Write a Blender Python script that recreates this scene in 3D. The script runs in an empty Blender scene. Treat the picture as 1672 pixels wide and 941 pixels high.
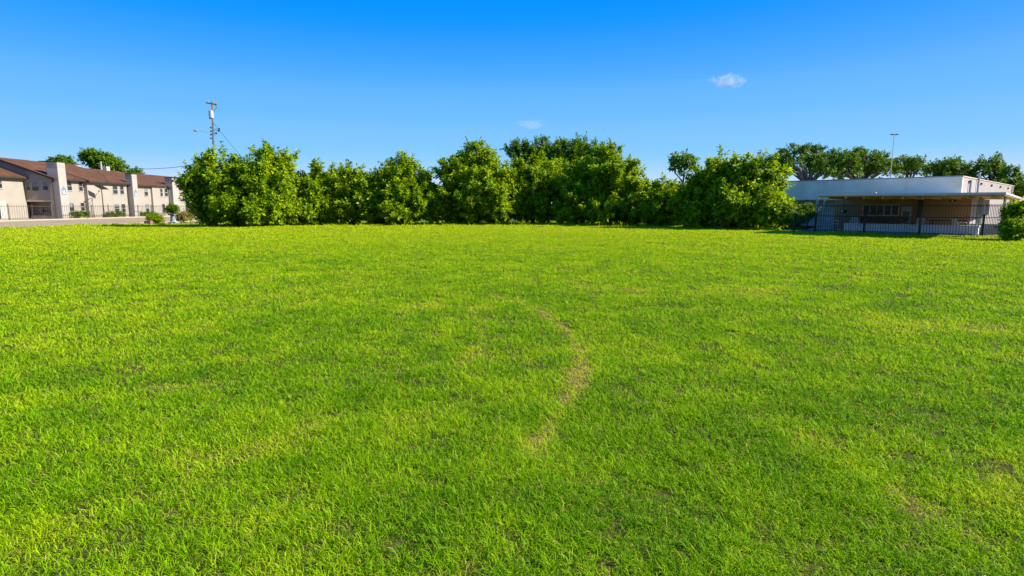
import bpy, math, random
import numpy as np
from mathutils import Vector, Matrix

random.seed(7)
RS = np.random.RandomState(11)
sc = bpy.context.scene
COL = sc.collection

# ------------------------------------------------------------------ helpers
CAM_H = 1.6
FPX = 937.0                       # focal length in pixels of the 1672 px wide photograph
PITCH = math.atan((470.5 - 337.0) / FPX)


def ray(px, py):
    u = (px - 836.0) / FPX
    v = (470.5 - py) / FPX
    return (u, math.cos(PITCH) + v * math.sin(PITCH), -math.sin(PITCH) + v * math.cos(PITCH))


def ground_at(px, py, z=0.0):
    a = ray(px, py)
    t = (z - CAM_H) / a[2]
    return Vector((t * a[0], t * a[1], z))


def at_depth(px, py, Y):
    a = ray(px, py)
    t = Y / a[1]
    return Vector((t * a[0], Y, CAM_H + t * a[2]))


def at_x(px, py, X):
    a = ray(px, py)
    t = X / a[0]
    return Vector((X, t * a[1], CAM_H + t * a[2]))


def at_plane(px, py, nx, ny, c):
    a = ray(px, py)
    t = c / (nx * a[0] + ny * a[1])
    return Vector((t * a[0], t * a[1], CAM_H + t * a[2]))


def tag(o, label=None, cat=None, group=None, kind=None):
    if label: o['label'] = label
    if cat: o['category'] = cat
    if group: o['group'] = group
    if kind: o['kind'] = kind
    return o


def empty(name, loc, label=None, cat=None, group=None, rz=0.0):
    o = bpy.data.objects.new(name, None)
    COL.objects.link(o)
    o.location = loc
    o.rotation_euler = (0, 0, rz)
    o.empty_display_size = 0.3
    return tag(o, label, cat, group)


class MB:
    """collects boxes, bars, tubes and polygons; build() links them as one mesh object"""
    def __init__(self):
        self.v = []
        self.f = []

    def poly(self, pts):
        n = len(self.v)
        self.v += [tuple(p) for p in pts]
        self.f.append(tuple(range(n, n + len(pts))))
        return self

    def hexa(self, b, t):
        """b, t: four bottom and four top corners, counter-clockwise from above"""
        n = len(self.v)
        self.v += [tuple(p) for p in b] + [tuple(p) for p in t]
        for q in ((3, 2, 1, 0), (4, 5, 6, 7), (0, 1, 5, 4), (1, 2, 6, 5), (2, 3, 7, 6), (3, 0, 4, 7)):
            self.f.append(tuple(n + i for i in q))
        return self

    def box(self, x0, x1, y0, y1, z0, z1):
        return self.hexa([(x0, y0, z0), (x1, y0, z0), (x1, y1, z0), (x0, y1, z0)],
                         [(x0, y0, z1), (x1, y0, z1), (x1, y1, z1), (x0, y1, z1)])

    def obox(self, fr, a0, a1, b0, b1, z0, z1):
        """box in a rotated ground frame fr(a, b, z)"""
        q = [(a0, b0), (a1, b0), (a1, b1), (a0, b1)]
        return self.hexa([fr(a, b, z0) for a, b in q], [fr(a, b, z1) for a, b in q])

    def tube(self, pts, rad, n=6, caps=True):
        pts = [Vector(p) for p in pts]
        if not hasattr(rad, '__len__'):
            rad = [rad] * len(pts)
        rings = []
        up = Vector((0, 0, 1))
        for i, p in enumerate(pts):
            d = (pts[min(i + 1, len(pts) - 1)] - pts[max(i - 1, 0)])
            if d.length < 1e-6: d = Vector((0, 0, 1))
            d.normalize()
            s = d.cross(up if abs(d.z) < 0.95 else Vector((1, 0, 0))).normalized()
            w = s.cross(d)
            k = len(self.v)
            for j in range(n):
                a = 2 * math.pi * j / n
                self.v.append(tuple(p + (s * math.cos(a) + w * math.sin(a)) * rad[i]))
            rings.append(k)
        for i in range(len(rings) - 1):
            for j in range(n):
                a, b = rings[i] + j, rings[i] + (j + 1) % n
                c, d = rings[i + 1] + (j + 1) % n, rings[i + 1] + j
                self.f.append((a, b, c, d))
        if caps:
            self.f.append(tuple(rings[0] + j for j in reversed(range(n))))
            self.f.append(tuple(rings[-1] + j for j in range(n)))
        return self

    def build(self, name, mat, parent=None, smooth=False, bevel=0.0):
        me = bpy.data.meshes.new(name)
        v = self.v
        off = Vector((0, 0, 0))
        me.from_pydata(v, [], self.f)
        me.update()
        me.materials.append(mat)
        if smooth:
            me.polygons.foreach_set('use_smooth', [True] * len(me.polygons))
        o = bpy.data.objects.new(name, me)
        COL.objects.link(o)
        if parent is not None:
            o.parent = parent
            o.matrix_parent_inverse = Matrix.Translation(-parent.location) if parent.rotation_euler.z == 0 else \
                (Matrix.Translation(parent.location) @ Matrix.Rotation(parent.rotation_euler.z, 4, 'Z')).inverted()
        if bevel > 0:
            m = o.modifiers.new('Bevel', 'BEVEL')
            m.width = bevel
            m.segments = 2
            m.limit_method = 'ANGLE'
        return o


def np_mesh(name, verts, faces_flat, loop_tot, mat, parent=None, attrs=None, smooth=False):
    """fast mesh from numpy arrays"""
    me = bpy.data.meshes.new(name)
    nv = len(verts)
    nf = len(loop_tot)
    me.vertices.add(nv)
    me.vertices.foreach_set('co', verts.astype(np.float32).ravel())
    me.loops.add(len(faces_flat))
    me.loops.foreach_set('vertex_index', faces_flat.astype(np.int32))
    me.polygons.add(nf)
    ls = np.zeros(nf, np.int32)
    ls[1:] = np.cumsum(loop_tot)[:-1]
    me.polygons.foreach_set('loop_start', ls)
    me.polygons.foreach_set('loop_total', loop_tot.astype(np.int32))
    if smooth:
        me.polygons.foreach_set('use_smooth', np.ones(nf, bool))
    me.update(calc_edges=True)
    for k, a in (attrs or {}).items():
        at = me.attributes.new(k, 'FLOAT', 'POINT')
        at.data.foreach_set('value', a.astype(np.float32))
    me.materials.append(mat)
    o = bpy.data.objects.new(name, me)
    COL.objects.link(o)
    if parent is not None:
        o.parent = parent
        o.matrix_parent_inverse = Matrix.Translation(-parent.location)
    return o


def hash2(ix, iy, seed):
    h = (ix.astype(np.int64) * 374761393 + iy.astype(np.int64) * 668265263 + seed * 982451653) & 0x7fffffff
    h = ((h ^ (h >> 13)) * 1274126177) & 0x7fffffff
    return ((h ^ (h >> 16)) & 0xffff) / 65535.0


def vnoise(x, y, seed=0):
    ix = np.floor(x); iy = np.floor(y)
    fx = x - ix; fy = y - iy
    fx = fx * fx * (3 - 2 * fx); fy = fy * fy * (3 - 2 * fy)
    a = hash2(ix, iy, seed); b = hash2(ix + 1, iy, seed)
    c = hash2(ix, iy + 1, seed); d = hash2(ix + 1, iy + 1, seed)
    return (a * (1 - fx) + b * fx) * (1 - fy) + (c * (1 - fx) + d * fx) * fy


def fbm(x, y, seed=0, o=3):
    s = 0; a = 0.5; t = 0
    for i in range(o):
        s = s + a * vnoise(x * 2 ** i, y * 2 ** i, seed + i * 17); t += a; a *= 0.5
    return s / t


# ------------------------------------------------------------------ materials
def new_mat(name):
    m = bpy.data.materials.new(name)
    m.use_nodes = True
    nt = m.node_tree
    b = nt.nodes['Principled BSDF']
    return m, nt, b


def mat_noise(name, c0, c1, scale=3.0, rough=0.7, spec=0.3, metal=0.0, bump=0.0, bscale=None, stretch=(1, 1, 1), detail=4.0):
    m, nt, b = new_mat(name)
    N, L = nt.nodes, nt.links
    tc = N.new('ShaderNodeTexCoord')
    mp = N.new('ShaderNodeMapping'); mp.inputs['Scale'].default_value = stretch
    L.new(tc.outputs['Object'], mp.inputs['Vector'])
    nz = N.new('ShaderNodeTexNoise'); nz.inputs['Scale'].default_value = scale
    nz.inputs['Detail'].default_value = detail; nz.inputs['Roughness'].default_value = 0.65
    L.new(mp.outputs['Vector'], nz.inputs['Vector'])
    r = N.new('ShaderNodeValToRGB')
    r.color_ramp.elements[0].position = 0.3; r.color_ramp.elements[0].color = (*c0, 1)
    r.color_ramp.elements[1].position = 0.7; r.color_ramp.elements[1].color = (*c1, 1)
    L.new(nz.outputs['Fac'], r.inputs['Fac'])
    L.new(r.outputs['Color'], b.inputs['Base Color'])
    b.inputs['Roughness'].default_value = rough
    b.inputs['Specular IOR Level'].default_value = spec
    b.inputs['Metallic'].default_value = metal
    if bump > 0:
        n2 = N.new('ShaderNodeTexNoise'); n2.inputs['Scale'].default_value = bscale or scale * 6
        n2.inputs['Detail'].default_value = 5
        L.new(mp.outputs['Vector'], n2.inputs['Vector'])
        bp = N.new('ShaderNodeBump'); bp.inputs['Strength'].default_value = bump
        L.new(n2.outputs['Fac'], bp.inputs['Height'])
        L.new(bp.outputs['Normal'], b.inputs['Normal'])
    return m


def mat_siding(name, c0, c1, step, axis_vec, depth=0.4, rough=0.7, dirt=0.15):
    """boards: a saw wave along axis_vec drives the bump and a thin joint line; broad noise for weathering"""
    m, nt, b = new_mat(name)
    N, L = nt.nodes, nt.links
    tc = N.new('ShaderNodeTexCoord')
    dp = N.new('ShaderNodeVectorMath'); dp.operation = 'DOT_PRODUCT'
    dp.inputs[1].default_value = [a / step for a in axis_vec]
    L.new(tc.outputs['Object'], dp.inputs[0])
    fr = N.new('ShaderNodeMath'); fr.operation = 'FRACT'
    L.new(dp.outputs['Value'], fr.inputs[0])
    rj = N.new('ShaderNodeValToRGB')
    rj.color_ramp.elements[0].position = 0.02; rj.color_ramp.elements[0].color = (0.55, 0.55, 0.55, 1)
    rj.color_ramp.elements[1].position = 0.10; rj.color_ramp.elements[1].color = (1, 1, 1, 1)
    L.new(fr.outputs[0], rj.inputs['Fac'])
    nz = N.new('ShaderNodeTexNoise'); nz.inputs['Scale'].default_value = 0.9; nz.inputs['Detail'].default_value = 6
    L.new(tc.outputs['Object'], nz.inputs['Vector'])
    r = N.new('ShaderNodeValToRGB')
    r.color_ramp.elements[0].position = 0.35; r.color_ramp.elements[0].color = (*c0, 1)
    r.color_ramp.elements[1].position = 0.65; r.color_ramp.elements[1].color = (*c1, 1)
    L.new(nz.outputs['Fac'], r.inputs['Fac'])
    mx = N.new('ShaderNodeMix'); mx.data_type = 'RGBA'; mx.blend_type = 'MULTIPLY'
    mx.inputs['Factor'].default_value = dirt * 3
    L.new(r.outputs['Color'], mx.inputs['A']); L.new(rj.outputs['Color'], mx.inputs['B'])
    L.new(mx.outputs['Result'], b.inputs['Base Color'])
    bp = N.new('ShaderNodeBump'); bp.inputs['Strength'].default_value = depth; bp.inputs['Distance'].default_value = 0.004
    L.new(nz.outputs['Fac'], bp.inputs['Height']); L.new(bp.outputs['Normal'], b.inputs['Normal'])
    b.inputs['Roughness'].default_value = rough
    b.inputs['Specular IOR Level'].default_value = 0.25
    return m


def mat_leaf(name, dark, mid, light, trans=0.35, rough=0.5):
    """leaves: hue varies leaf by leaf (Random Per Island), a translucent share lets light through"""
    m = bpy.data.materials.new(name); m.use_nodes = True
    nt = m.node_tree; N, L = nt.nodes, nt.links
    N.clear()
    out = N.new('ShaderNodeOutputMaterial')
    g = N.new('ShaderNodeNewGeometry')
    r = N.new('ShaderNodeValToRGB')
    e = r.color_ramp.elements
    e[0].position = 0.0; e[0].color = (*dark, 1)
    e[1].position = 1.0; e[1].color = (*light, 1)
    k = e.new(0.5); k.color = (*mid, 1)
    L.new(g.outputs['Random Per Island'], r.inputs['Fac'])
    b = N.new('ShaderNodeBsdfPrincipled')
    b.inputs['Roughness'].default_value = rough
    b.inputs['Specular IOR Level'].default_value = 0.14
    L.new(r.outputs['Color'], b.inputs['Base Color'])
    t = N.new('ShaderNodeBsdfTranslucent')
    hs = N.new('ShaderNodeMix'); hs.data_type = 'RGBA'; hs.blend_type = 'MULTIPLY'; hs.inputs['Factor'].default_value = 1
    hs.inputs['B'].default_value = (1.5, 1.25, 0.35, 1)
    L.new(r.outputs['Color'], hs.inputs['A']); L.new(hs.outputs['Result'], t.inputs['Color'])
    mx = N.new('ShaderNodeMixShader'); mx.inputs['Fac'].default_value = trans
    L.new(b.outputs[0], mx.inputs[1]); L.new(t.outputs[0], mx.inputs[2])
    L.new(mx.outputs[0], out.inputs['Surface'])
    return m


def mat_grass():
    m = bpy.data.materials.new('grass_blades'); m.use_nodes = True
    nt = m.node_tree; N, L = nt.nodes, nt.links
    N.clear()
    out = N.new('ShaderNodeOutputMaterial')
    a = N.new('ShaderNodeAttribute'); a.attribute_name = 'dry_farlight'
    r = N.new('ShaderNodeValToRGB')
    e = r.color_ramp.elements
    e[0].position = 0.0; e[0].color = (*GRASS[0], 1)
    e[1].position = 1.0; e[1].color = (*GRASS[3], 1)
    k = e.new(0.4); k.color = (*GRASS[1], 1)
    k = e.new(0.72); k.color = (*GRASS[2], 1)
    L.new(a.outputs['Fac'], r.inputs['Fac'])
    b = N.new('ShaderNodeBsdfPrincipled')
    b.inputs['Roughness'].default_value = 0.55
    b.inputs['Specular IOR Level'].default_value = 0.06
    L.new(r.outputs['Color'], b.inputs['Base Color'])
    t = N.new('ShaderNodeBsdfTranslucent')
    hs = N.new('ShaderNodeMix'); hs.data_type = 'RGBA'; hs.blend_type = 'MULTIPLY'; hs.inputs['Factor'].default_value = 1
    hs.inputs['B'].default_value = (1.1, 1.1, 0.3, 1)
    L.new(r.outputs['Color'], hs.inputs['A']); L.new(hs.outputs['Result'], t.inputs['Color'])
    mx = N.new('ShaderNodeMixShader'); mx.inputs['Fac'].default_value = 0.4
    L.new(b.outputs[0], mx.inputs[1]); L.new(t.outputs[0], mx.inputs[2])
    L.new(mx.outputs[0], out.inputs['Surface'])
    return m


def mat_glass(name, tint, rough=0.08):
    m, nt, b = new_mat(name)
    N, L = nt.nodes, nt.links
    tc = N.new('ShaderNodeTexCoord')
    nz = N.new('ShaderNodeTexNoise'); nz.inputs['Scale'].default_value = 0.8
    L.new(tc.outputs['Object'], nz.inputs['Vector'])
    r = N.new('ShaderNodeValToRGB')
    r.color_ramp.elements[0].color = (*[c * 0.6 for c in tint], 1)
    r.color_ramp.elements[1].color = (*[c * 1.5 for c in tint], 1)
    L.new(nz.outputs['Fac'], r.inputs['Fac'])
    L.new(r.outputs['Color'], b.inputs['Base Color'])
    b.inputs['Roughness'].default_value = rough
    b.inputs['Specular IOR Level'].default_value = 0.7
    return m


GRASS = [(0.060, 0.215, 0.002), (0.250, 0.440, 0.002), (0.500, 0.610, 0.003), (0.600, 0.470, 0.095)]

M = {}
M['soil'] = mat_noise('lawn_soil', (0.035, 0.040, 0.005), (0.105, 0.085, 0.022), 7, 0.95, 0.05, bump=0.5)
M['earth'] = mat_noise('open_ground', (0.05, 0.08, 0.015), (0.11, 0.12, 0.04), 0.12, 0.95, 0.05)
M['asphalt'] = mat_noise('pale_pavement', (0.31, 0.225, 0.13), (0.36, 0.265, 0.16), 0.5, 0.9, 0.2, bump=0.15, bscale=30)
M['kerb'] = mat_noise('concrete_kerb', (0.34, 0.28, 0.16), (0.42, 0.35, 0.22), 1.2, 0.9, 0.2, bump=0.2)
M['strip'] = mat_noise('dry_verge', (0.16, 0.17, 0.03), (0.33, 0.29, 0.11), 1.5, 0.95, 0.05, bump=0.4)
M['stucco'] = mat_siding('cream_siding', (0.295, 0.262, 0.213), (0.32, 0.286, 0.235), 0.22, (0, 0, 1), 0.25, 0.8, 0.04)
M['stucco_shade'] = mat_siding('shade_toned_siding', (0.27, 0.21, 0.165), (0.30, 0.24, 0.19), 0.22, (0, 0, 1), 0.25, 0.8, 0.05)  # cream siding darkened: shade of the lawn-facing walls is put into its colour
M['chimney'] = mat_noise('chimney_render', (0.325, 0.288, 0.25), (0.355, 0.318, 0.28), 0.8, 0.85, 0.2, bump=0.1)
M['shingle'] = mat_siding('brown_shingles', (0.078, 0.033, 0.010), (0.130, 0.056, 0.018), 0.16, (0.9, 0, 0.35), 0.5, 0.9, 0.12)
M['fascia'] = mat_noise('dark_brown_trim', (0.03, 0.022, 0.018), (0.05, 0.036, 0.028), 2, 0.6)
M['white'] = mat_noise('white_trim', (0.36, 0.335, 0.30), (0.41, 0.385, 0.35), 2, 0.6)
M['window'] = mat_glass('window_glass', (0.022, 0.028, 0.028), 0.12)
M['window'].node_tree.nodes['Principled BSDF'].inputs['Specular IOR Level'].default_value = 0.35
M['window_dark'] = mat_glass('dark_glass', (0.018, 0.016, 0.013), 0.25)
M['window_dark'].node_tree.nodes['Principled BSDF'].inputs['Specular IOR Level'].default_value = 0.2
M['blind'] = mat_siding('window_blind', (0.13, 0.15, 0.145), (0.17, 0.19, 0.18), 0.07, (0, 0, 1), 0.3, 0.7, 0.1)
M['iron'] = mat_noise('black_iron', (0.008, 0.008, 0.009), (0.016, 0.015, 0.016), 8, 0.5, 0.3)
M['bronze'] = mat_noise('bronze_iron', (0.05, 0.035, 0.025), (0.08, 0.055, 0.04), 8, 0.5, 0.3)
M['wood_pole'] = mat_noise('weathered_pole', (0.10, 0.08, 0.065), (0.20, 0.165, 0.135), 2, 0.9, 0.1, stretch=(6, 6, 0.6), bump=0.4)
M['steel'] = mat_noise('galvanised_steel', (0.36, 0.37, 0.38), (0.48, 0.49, 0.5), 3, 0.45, 0.5, 0.3)
M['grey_post'] = mat_noise('painted_post', (0.26, 0.30, 0.30), (0.34, 0.37, 0.37), 3, 0.5, 0.4)
M['wire'] = mat_noise('cable', (0.02, 0.02, 0.022), (0.03, 0.03, 0.03), 3, 0.6)
M['sign_blue'] = mat_noise('blue_sign', (0.13, 0.19, 0.26), (0.16, 0.22, 0.29), 3, 0.5)
M['sign_white'] = mat_noise('sign_mark', (0.6, 0.62, 0.65), (0.65, 0.66, 0.68), 3, 0.5)
M['parapet'] = mat_siding('white_metal_fascia', (0.74, 0.62, 0.45), (0.86, 0.76, 0.58), 1.2, (-0.69, 0.7238, 0), 0.15, 0.55, 0.03)
M['side_wall'] = mat_noise('pale_side_wall', (0.30, 0.26, 0.24), (0.35, 0.31, 0.285), 1.0, 0.8, 0.2, bump=0.1)
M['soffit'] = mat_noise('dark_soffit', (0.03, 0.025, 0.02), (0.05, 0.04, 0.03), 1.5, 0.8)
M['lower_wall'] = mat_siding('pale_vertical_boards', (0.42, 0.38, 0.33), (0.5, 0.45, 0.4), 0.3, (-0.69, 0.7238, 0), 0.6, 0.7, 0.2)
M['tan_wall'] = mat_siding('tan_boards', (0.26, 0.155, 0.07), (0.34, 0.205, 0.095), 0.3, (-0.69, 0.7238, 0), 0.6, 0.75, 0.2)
M['porch_top'] = mat_noise('porch_roof_metal', (0.46, 0.45, 0.41), (0.54, 0.52, 0.47), 1.2, 0.5, 0.3)
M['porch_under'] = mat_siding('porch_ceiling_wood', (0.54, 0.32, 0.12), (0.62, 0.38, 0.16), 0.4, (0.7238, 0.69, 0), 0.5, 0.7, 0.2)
M['beam'] = mat_noise('pale_timber', (0.5, 0.38, 0.26), (0.6, 0.46, 0.32), 2, 0.7)
M['low_white'] = mat_siding('white_low_wall', (0.55, 0.56, 0.58), (0.62, 0.63, 0.65), 0.4, (-0.69, 0.7238, 0), 0.3, 0.7, 0.08)
M['concrete'] = mat_noise('patio_concrete', (0.25, 0.21, 0.165), (0.32, 0.27, 0.22), 1.0, 0.9, 0.2, bump=0.2)
M['plastic'] = mat_noise('white_plastic', (0.42, 0.43, 0.43), (0.48, 0.48, 0.48), 2, 0.4)
M['dark_furn'] = mat_noise('dark_metal_furniture', (0.015, 0.014, 0.013), (0.03, 0.027, 0.025), 3, 0.5)
M['door_dark'] = mat_noise('dark_door', (0.03, 0.022, 0.02), (0.05, 0.035, 0.03), 2, 0.5)
M['bark'] = mat_noise('bark', (0.07, 0.05, 0.035), (0.16, 0.12, 0.085), 3, 0.95, 0.1, stretch=(3, 3, 0.6), bump=0.6)
M['bark_pale'] = mat_noise('pale_bark', (0.17, 0.14, 0.11), (0.30, 0.25, 0.2), 3, 0.95, 0.1, stretch=(3, 3, 0.6), bump=0.5)
M['terracotta'] = mat_noise('brick_red_block', (0.20, 0.09, 0.065), (0.28, 0.13, 0.1), 4, 0.9)
M['stone'] = mat_noise('grey_pedestal', (0.24, 0.24, 0.25), (0.34, 0.34, 0.35), 3, 0.9, bump=0.2)
M['leaf'] = mat_leaf('fresh_leaves', (0.065, 0.150, 0.002), (0.190, 0.325, 0.002), (0.400, 0.500, 0.005), 0.42)
M['leaf_deep'] = mat_leaf('deep_leaves', (0.042, 0.120, 0.003), (0.095, 0.205, 0.004), (0.200, 0.290, 0.007), 0.36)
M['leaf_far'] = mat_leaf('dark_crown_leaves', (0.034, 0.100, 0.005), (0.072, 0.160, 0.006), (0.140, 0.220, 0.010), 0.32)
M['leaf_yellow'] = mat_leaf('yellowish_leaves', (0.16, 0.18, 0.02), (0.28, 0.26, 0.05), (0.45, 0.36, 0.12), 0.3)
M['grass'] = mat_grass()

# ------------------------------------------------------------------ light and sky
SUN_EL = math.radians(32)
SUN_AZ = math.radians(-4)          # from +X towards +Y
sd = Vector((math.cos(SUN_EL) * math.cos(SUN_AZ), math.cos(SUN_EL) * math.sin(SUN_AZ), math.sin(SUN_EL)))
sun = bpy.data.lights.new('sun', 'SUN')
sun.energy = 5.0
sun.angle = math.radians(0.5)
sun.color = (1.0, 0.93, 0.82)
so = bpy.data.objects.new('sun', sun)
COL.objects.link(so)
so.rotation_euler = sd.to_track_quat('Z', 'Y').to_euler()
so.location = (40, 10, 40)

w = bpy.data.worlds.new('World')
sc.world = w
w.use_nodes = True
nt = w.node_tree
bg = nt.nodes['Background']
sky = nt.nodes.new('ShaderNodeTexSky')
sky.sky_type = 'NISHITA'
sky.sun_disc = False
sky.sun_elevation = SUN_EL
sky.sun_rotation = math.radians(90) - SUN_AZ
sky.air_density = 1.0
sky.dust_density = 0.3
sky.ozone_density = 2.0
# deepen the sky's blue: keep the Sky Texture's own red/blue and green/blue ratios, reshaped, under an even blue
sep = nt.nodes.new('ShaderNodeSeparateColor')
nt.links.new(sky.outputs['Color'], sep.inputs['Color'])


def wmath(op, a, b=None, clamp=None):
    n = nt.nodes.new('ShaderNodeMath'); n.operation = op
    for i, v in enumerate((a, b)):
        if v is None: continue
        if isinstance(v, (int, float)): n.inputs[i].default_value = v
        else: nt.links.new(v, n.inputs[i])
    return n.outputs[0]


SKY_B = 4.9
rb = wmath('DIVIDE', sep.outputs['Red'], sep.outputs['Blue'])
gb = wmath('DIVIDE', sep.outputs['Green'], sep.outputs['Blue'])


def wramp(x, lo, hi, stops):
    """smooth curve through stops (x, y), as a colour ramp over lo..hi"""
    t = wmath('DIVIDE', wmath('SUBTRACT', x, lo), hi - lo)
    r = nt.nodes.new('ShaderNodeValToRGB'); r.color_ramp.interpolation = 'EASE' if len(stops) < 3 else 'CARDINAL'
    e = r.color_ramp.elements
    while len(e) < len(stops): e.new(0.5)
    for k, (px_, v) in enumerate(stops):
        e[k].position = (px_ - lo) / (hi - lo)
        e[k].color = (v, v, v, 1)
    nt.links.new(t, r.inputs['Fac'])
    return r.outputs['Color']


rr_ = wramp(rb, 0.3, 1.3, [(0.36, 0.0), (0.395, 0.025), (0.45, 0.118), (0.55, 0.20), (0.75, 0.29), (0.92, 0.44), (1.15, 0.54)])
gg_ = wramp(gb, 0.5, 1.4, [(0.56, 0.24), (0.64, 0.335), (0.70, 0.455), (0.79, 0.54), (0.95, 0.62), (1.10, 0.70), (1.3, 0.76)])
cmb = nt.nodes.new('ShaderNodeCombineColor')
nt.links.new(wmath('MULTIPLY', rr_, SKY_B), cmb.inputs['Red'])
nt.links.new(wmath('MULTIPLY', gg_, SKY_B), cmb.inputs['Green'])
cmb.inputs['Blue'].default_value = SKY_B
nt.links.new(cmb.outputs['Color'], bg.inputs['Color'])
bg.inputs['Strength'].default_value = 0.1

sc.view_settings.view_transform = 'Standard'
sc.view_settings.look = 'None'
sc.view_settings.exposure = 1.05
sc.view_settings.gamma = 1.0
sc.view_settings.use_curve_mapping = False
sc.render.engine = 'CYCLES'
sc.cycles.max_bounces = 6
sc.cycles.diffuse_bounces = 3
sc.cycles.glossy_bounces = 2
sc.cycles.transmission_bounces = 3
sc.cycles.transparent_max_bounces = 6
sc.cycles.volume_bounces = 0

cam = bpy.data.cameras.new('camera')
co = bpy.data.objects.new('camera', cam)
COL.objects.link(co)
cam.sensor_width = 36.0
cam.lens = 36.0 * FPX / 1672.0
cam.clip_start = 0.05
cam.clip_end = 6000
co.location = (0, 0, CAM_H)
co.rotation_euler = (math.radians(90) - PITCH, 0, 0)
sc.camera = co

# ------------------------------------------------------------------ ground, lawn, road
MB().poly([(-2500, -500, -0.2), (2500, -500, -0.2), (2500, 4500, -0.2), (-2500, 4500, -0.2)]).build('ground', M['earth'])
tag(bpy.data.objects['ground'], kind='structure')

LAWN = [(-36.9, -15), (-36.9, 51.5), (-33, 57), (4, 60), (10.5, 54), (17.4, 37.0), (18.75, 35.35), (23.95, 29.3), (26.5, 29.0), (60, -6), (60, -15)]


def inside(px_, py_, poly):
    c = np.zeros(px_.shape, bool)
    n = len(poly)
    for i in range(n):
        x0, y0 = poly[i]; x1, y1 = poly[(i + 1) % n]
        if y0 == y1: continue
        cond = ((y0 > py_) != (y1 > py_)) & (px_ < (x1 - x0) * (py_ - y0) / (y1 - y0) + x0)
        c ^= cond
    return c


def edge_dist(x, y, poly):
    d = np.full(x.shape, 1e9)
    n = len(poly)
    for i in range(n):
        x0, y0 = poly[i]; x1, y1 = poly[(i + 1) % n]
        dx, dy = x1 - x0, y1 - y0
        t = np.clip(((x - x0) * dx + (y - y0) * dy) / (dx * dx + dy * dy), 0, 1)
        d = np.minimum(d, np.hypot(x - x0 - t * dx, y - y0 - t * dy))
    return d


def lawn_z(x, y):
    e = np.clip(edge_dist(x, y, LAWN) / 4.0, 0, 1)
    r = np.hypot(x, y)
    return e * (0.055 * (fbm(x / 6.0 + 40, y / 4.5 + 40, 5, 3) - 0.5) + 0.035 * (vnoise(x / 0.8 + 90, y / 0.8 + 90, 8) - 0.5))


# lawn sheet: grid cells inside the lawn outline, finer near the viewer
def lawn_mesh():
    xs = np.concatenate([np.arange(-37, -8, 0.8), np.arange(-8, 8, 0.09), np.arange(8, 60.1, 0.8)])
    ys = np.concatenate([np.arange(-15, 0, 1.0), np.arange(0, 14, 0.09), np.arange(14, 60.1, 0.6)])
    X, Y = np.meshgrid(xs, ys)
    Z = lawn_z(X, Y)
    nx, ny = len(xs), len(ys)
    V = np.stack([X.ravel(), Y.ravel(), Z.ravel()], 1)
    i, j = np.meshgrid(np.arange(nx - 1), np.arange(ny - 1))
    a = (j * nx + i).ravel()
    cx = (X[:-1, :-1] + X[1:, 1:]).ravel() / 2; cy = (Y[:-1, :-1] + Y[1:, 1:]).ravel() / 2
    k = inside(cx, cy, LAWN)
    a = a[k]
    F = np.stack([a, a + 1, a + nx + 1, a + nx], 1)
    o = np_mesh('lawn', V, F.ravel(), np.full(len(F), 4), M['soil'], smooth=True, attrs={'worn': track_amount(X.ravel(), Y.ravel())})
    tag(o, kind='structure')



# pavement beside the flats, its far kerb and the dry verge under the fence
o = MB().box(-54.2, -36.95, 20, 140, -0.19, -0.012).build('road', M['asphalt']); tag(o, kind='structure')
o = MB().box(-54.4, -54.2, 20, 140, -0.19, 0.11).build('kerb', M['kerb']); tag(o, kind='structure')
o = MB().box(-57.0, -54.4, 20, 140, -0.19, 0.06).build('verge', M['strip']); tag(o, kind='structure')
o = MB().box(-80.0, -57.0, 20, 140, -0.19, 0.02).build('courtyard_ground', M['concrete']); tag(o, kind='structure')

# ------------------------------------------------------------------ grass
TRACKS = []
for pts, wd, st in (
    ([(800, 482), (840, 492), (885, 510), (925, 540), (948, 572), (950, 600), (938, 635), (915, 670), (890, 705), (868, 740)], 0.085, 0.8),
    ([(770, 505), (782, 525), (786, 550), (778, 580), (745, 600), (690, 604), (600, 612), (480, 620), (360, 628), (240, 636)], 0.08, 0.4),
    ([(640, 505), (700, 500), (760, 500), (800, 505)], 0.15, 0.4),
    ([(960, 470), (1040, 475), (1130, 480), (1240, 478)], 0.5, 0.25),
    ([(560, 690), (470, 720), (330, 760)], 0.12, 0.3),
    ([(1250, 690), (1300, 705), (1330, 720)], 0.12, 0.5),
    ([(1470, 810), (1560, 860), (1640, 905)], 0.08, 0.6),
    ([(1440, 530), (1560, 535), (1672, 545)], 0.5, 0.3),
):
    TRACKS.append(([ground_at(*p) for p in pts], wd, st))


def track_amount(x, y):
    s = np.zeros(x.shape)
    wob = 0.16 * (fbm(x * 1.3 + 7, y * 1.3 + 3, 31) - 0.5)
    brk = np.clip(fbm(x * 3.2, y * 3.2, 77) * 2.4 - 0.25, 0, 1)
    for pts, wd, st in TRACKS:
        d = np.full(x.shape, 1e9)
        for p, q in zip(pts[:-1], pts[1:]):
            dx, dy = q.x - p.x, q.y - p.y
            t = np.clip(((x - p.x) * dx + (y - p.y) * dy) / (dx * dx + dy * dy), 0, 1)
            d = np.minimum(d, np.hypot(x - p.x - t * dx, y - p.y - t * dy))
        s = np.maximum(s, st * np.clip(1.4 - np.abs(d + wob) / wd, 0, 1) * brk)
    return s


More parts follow.
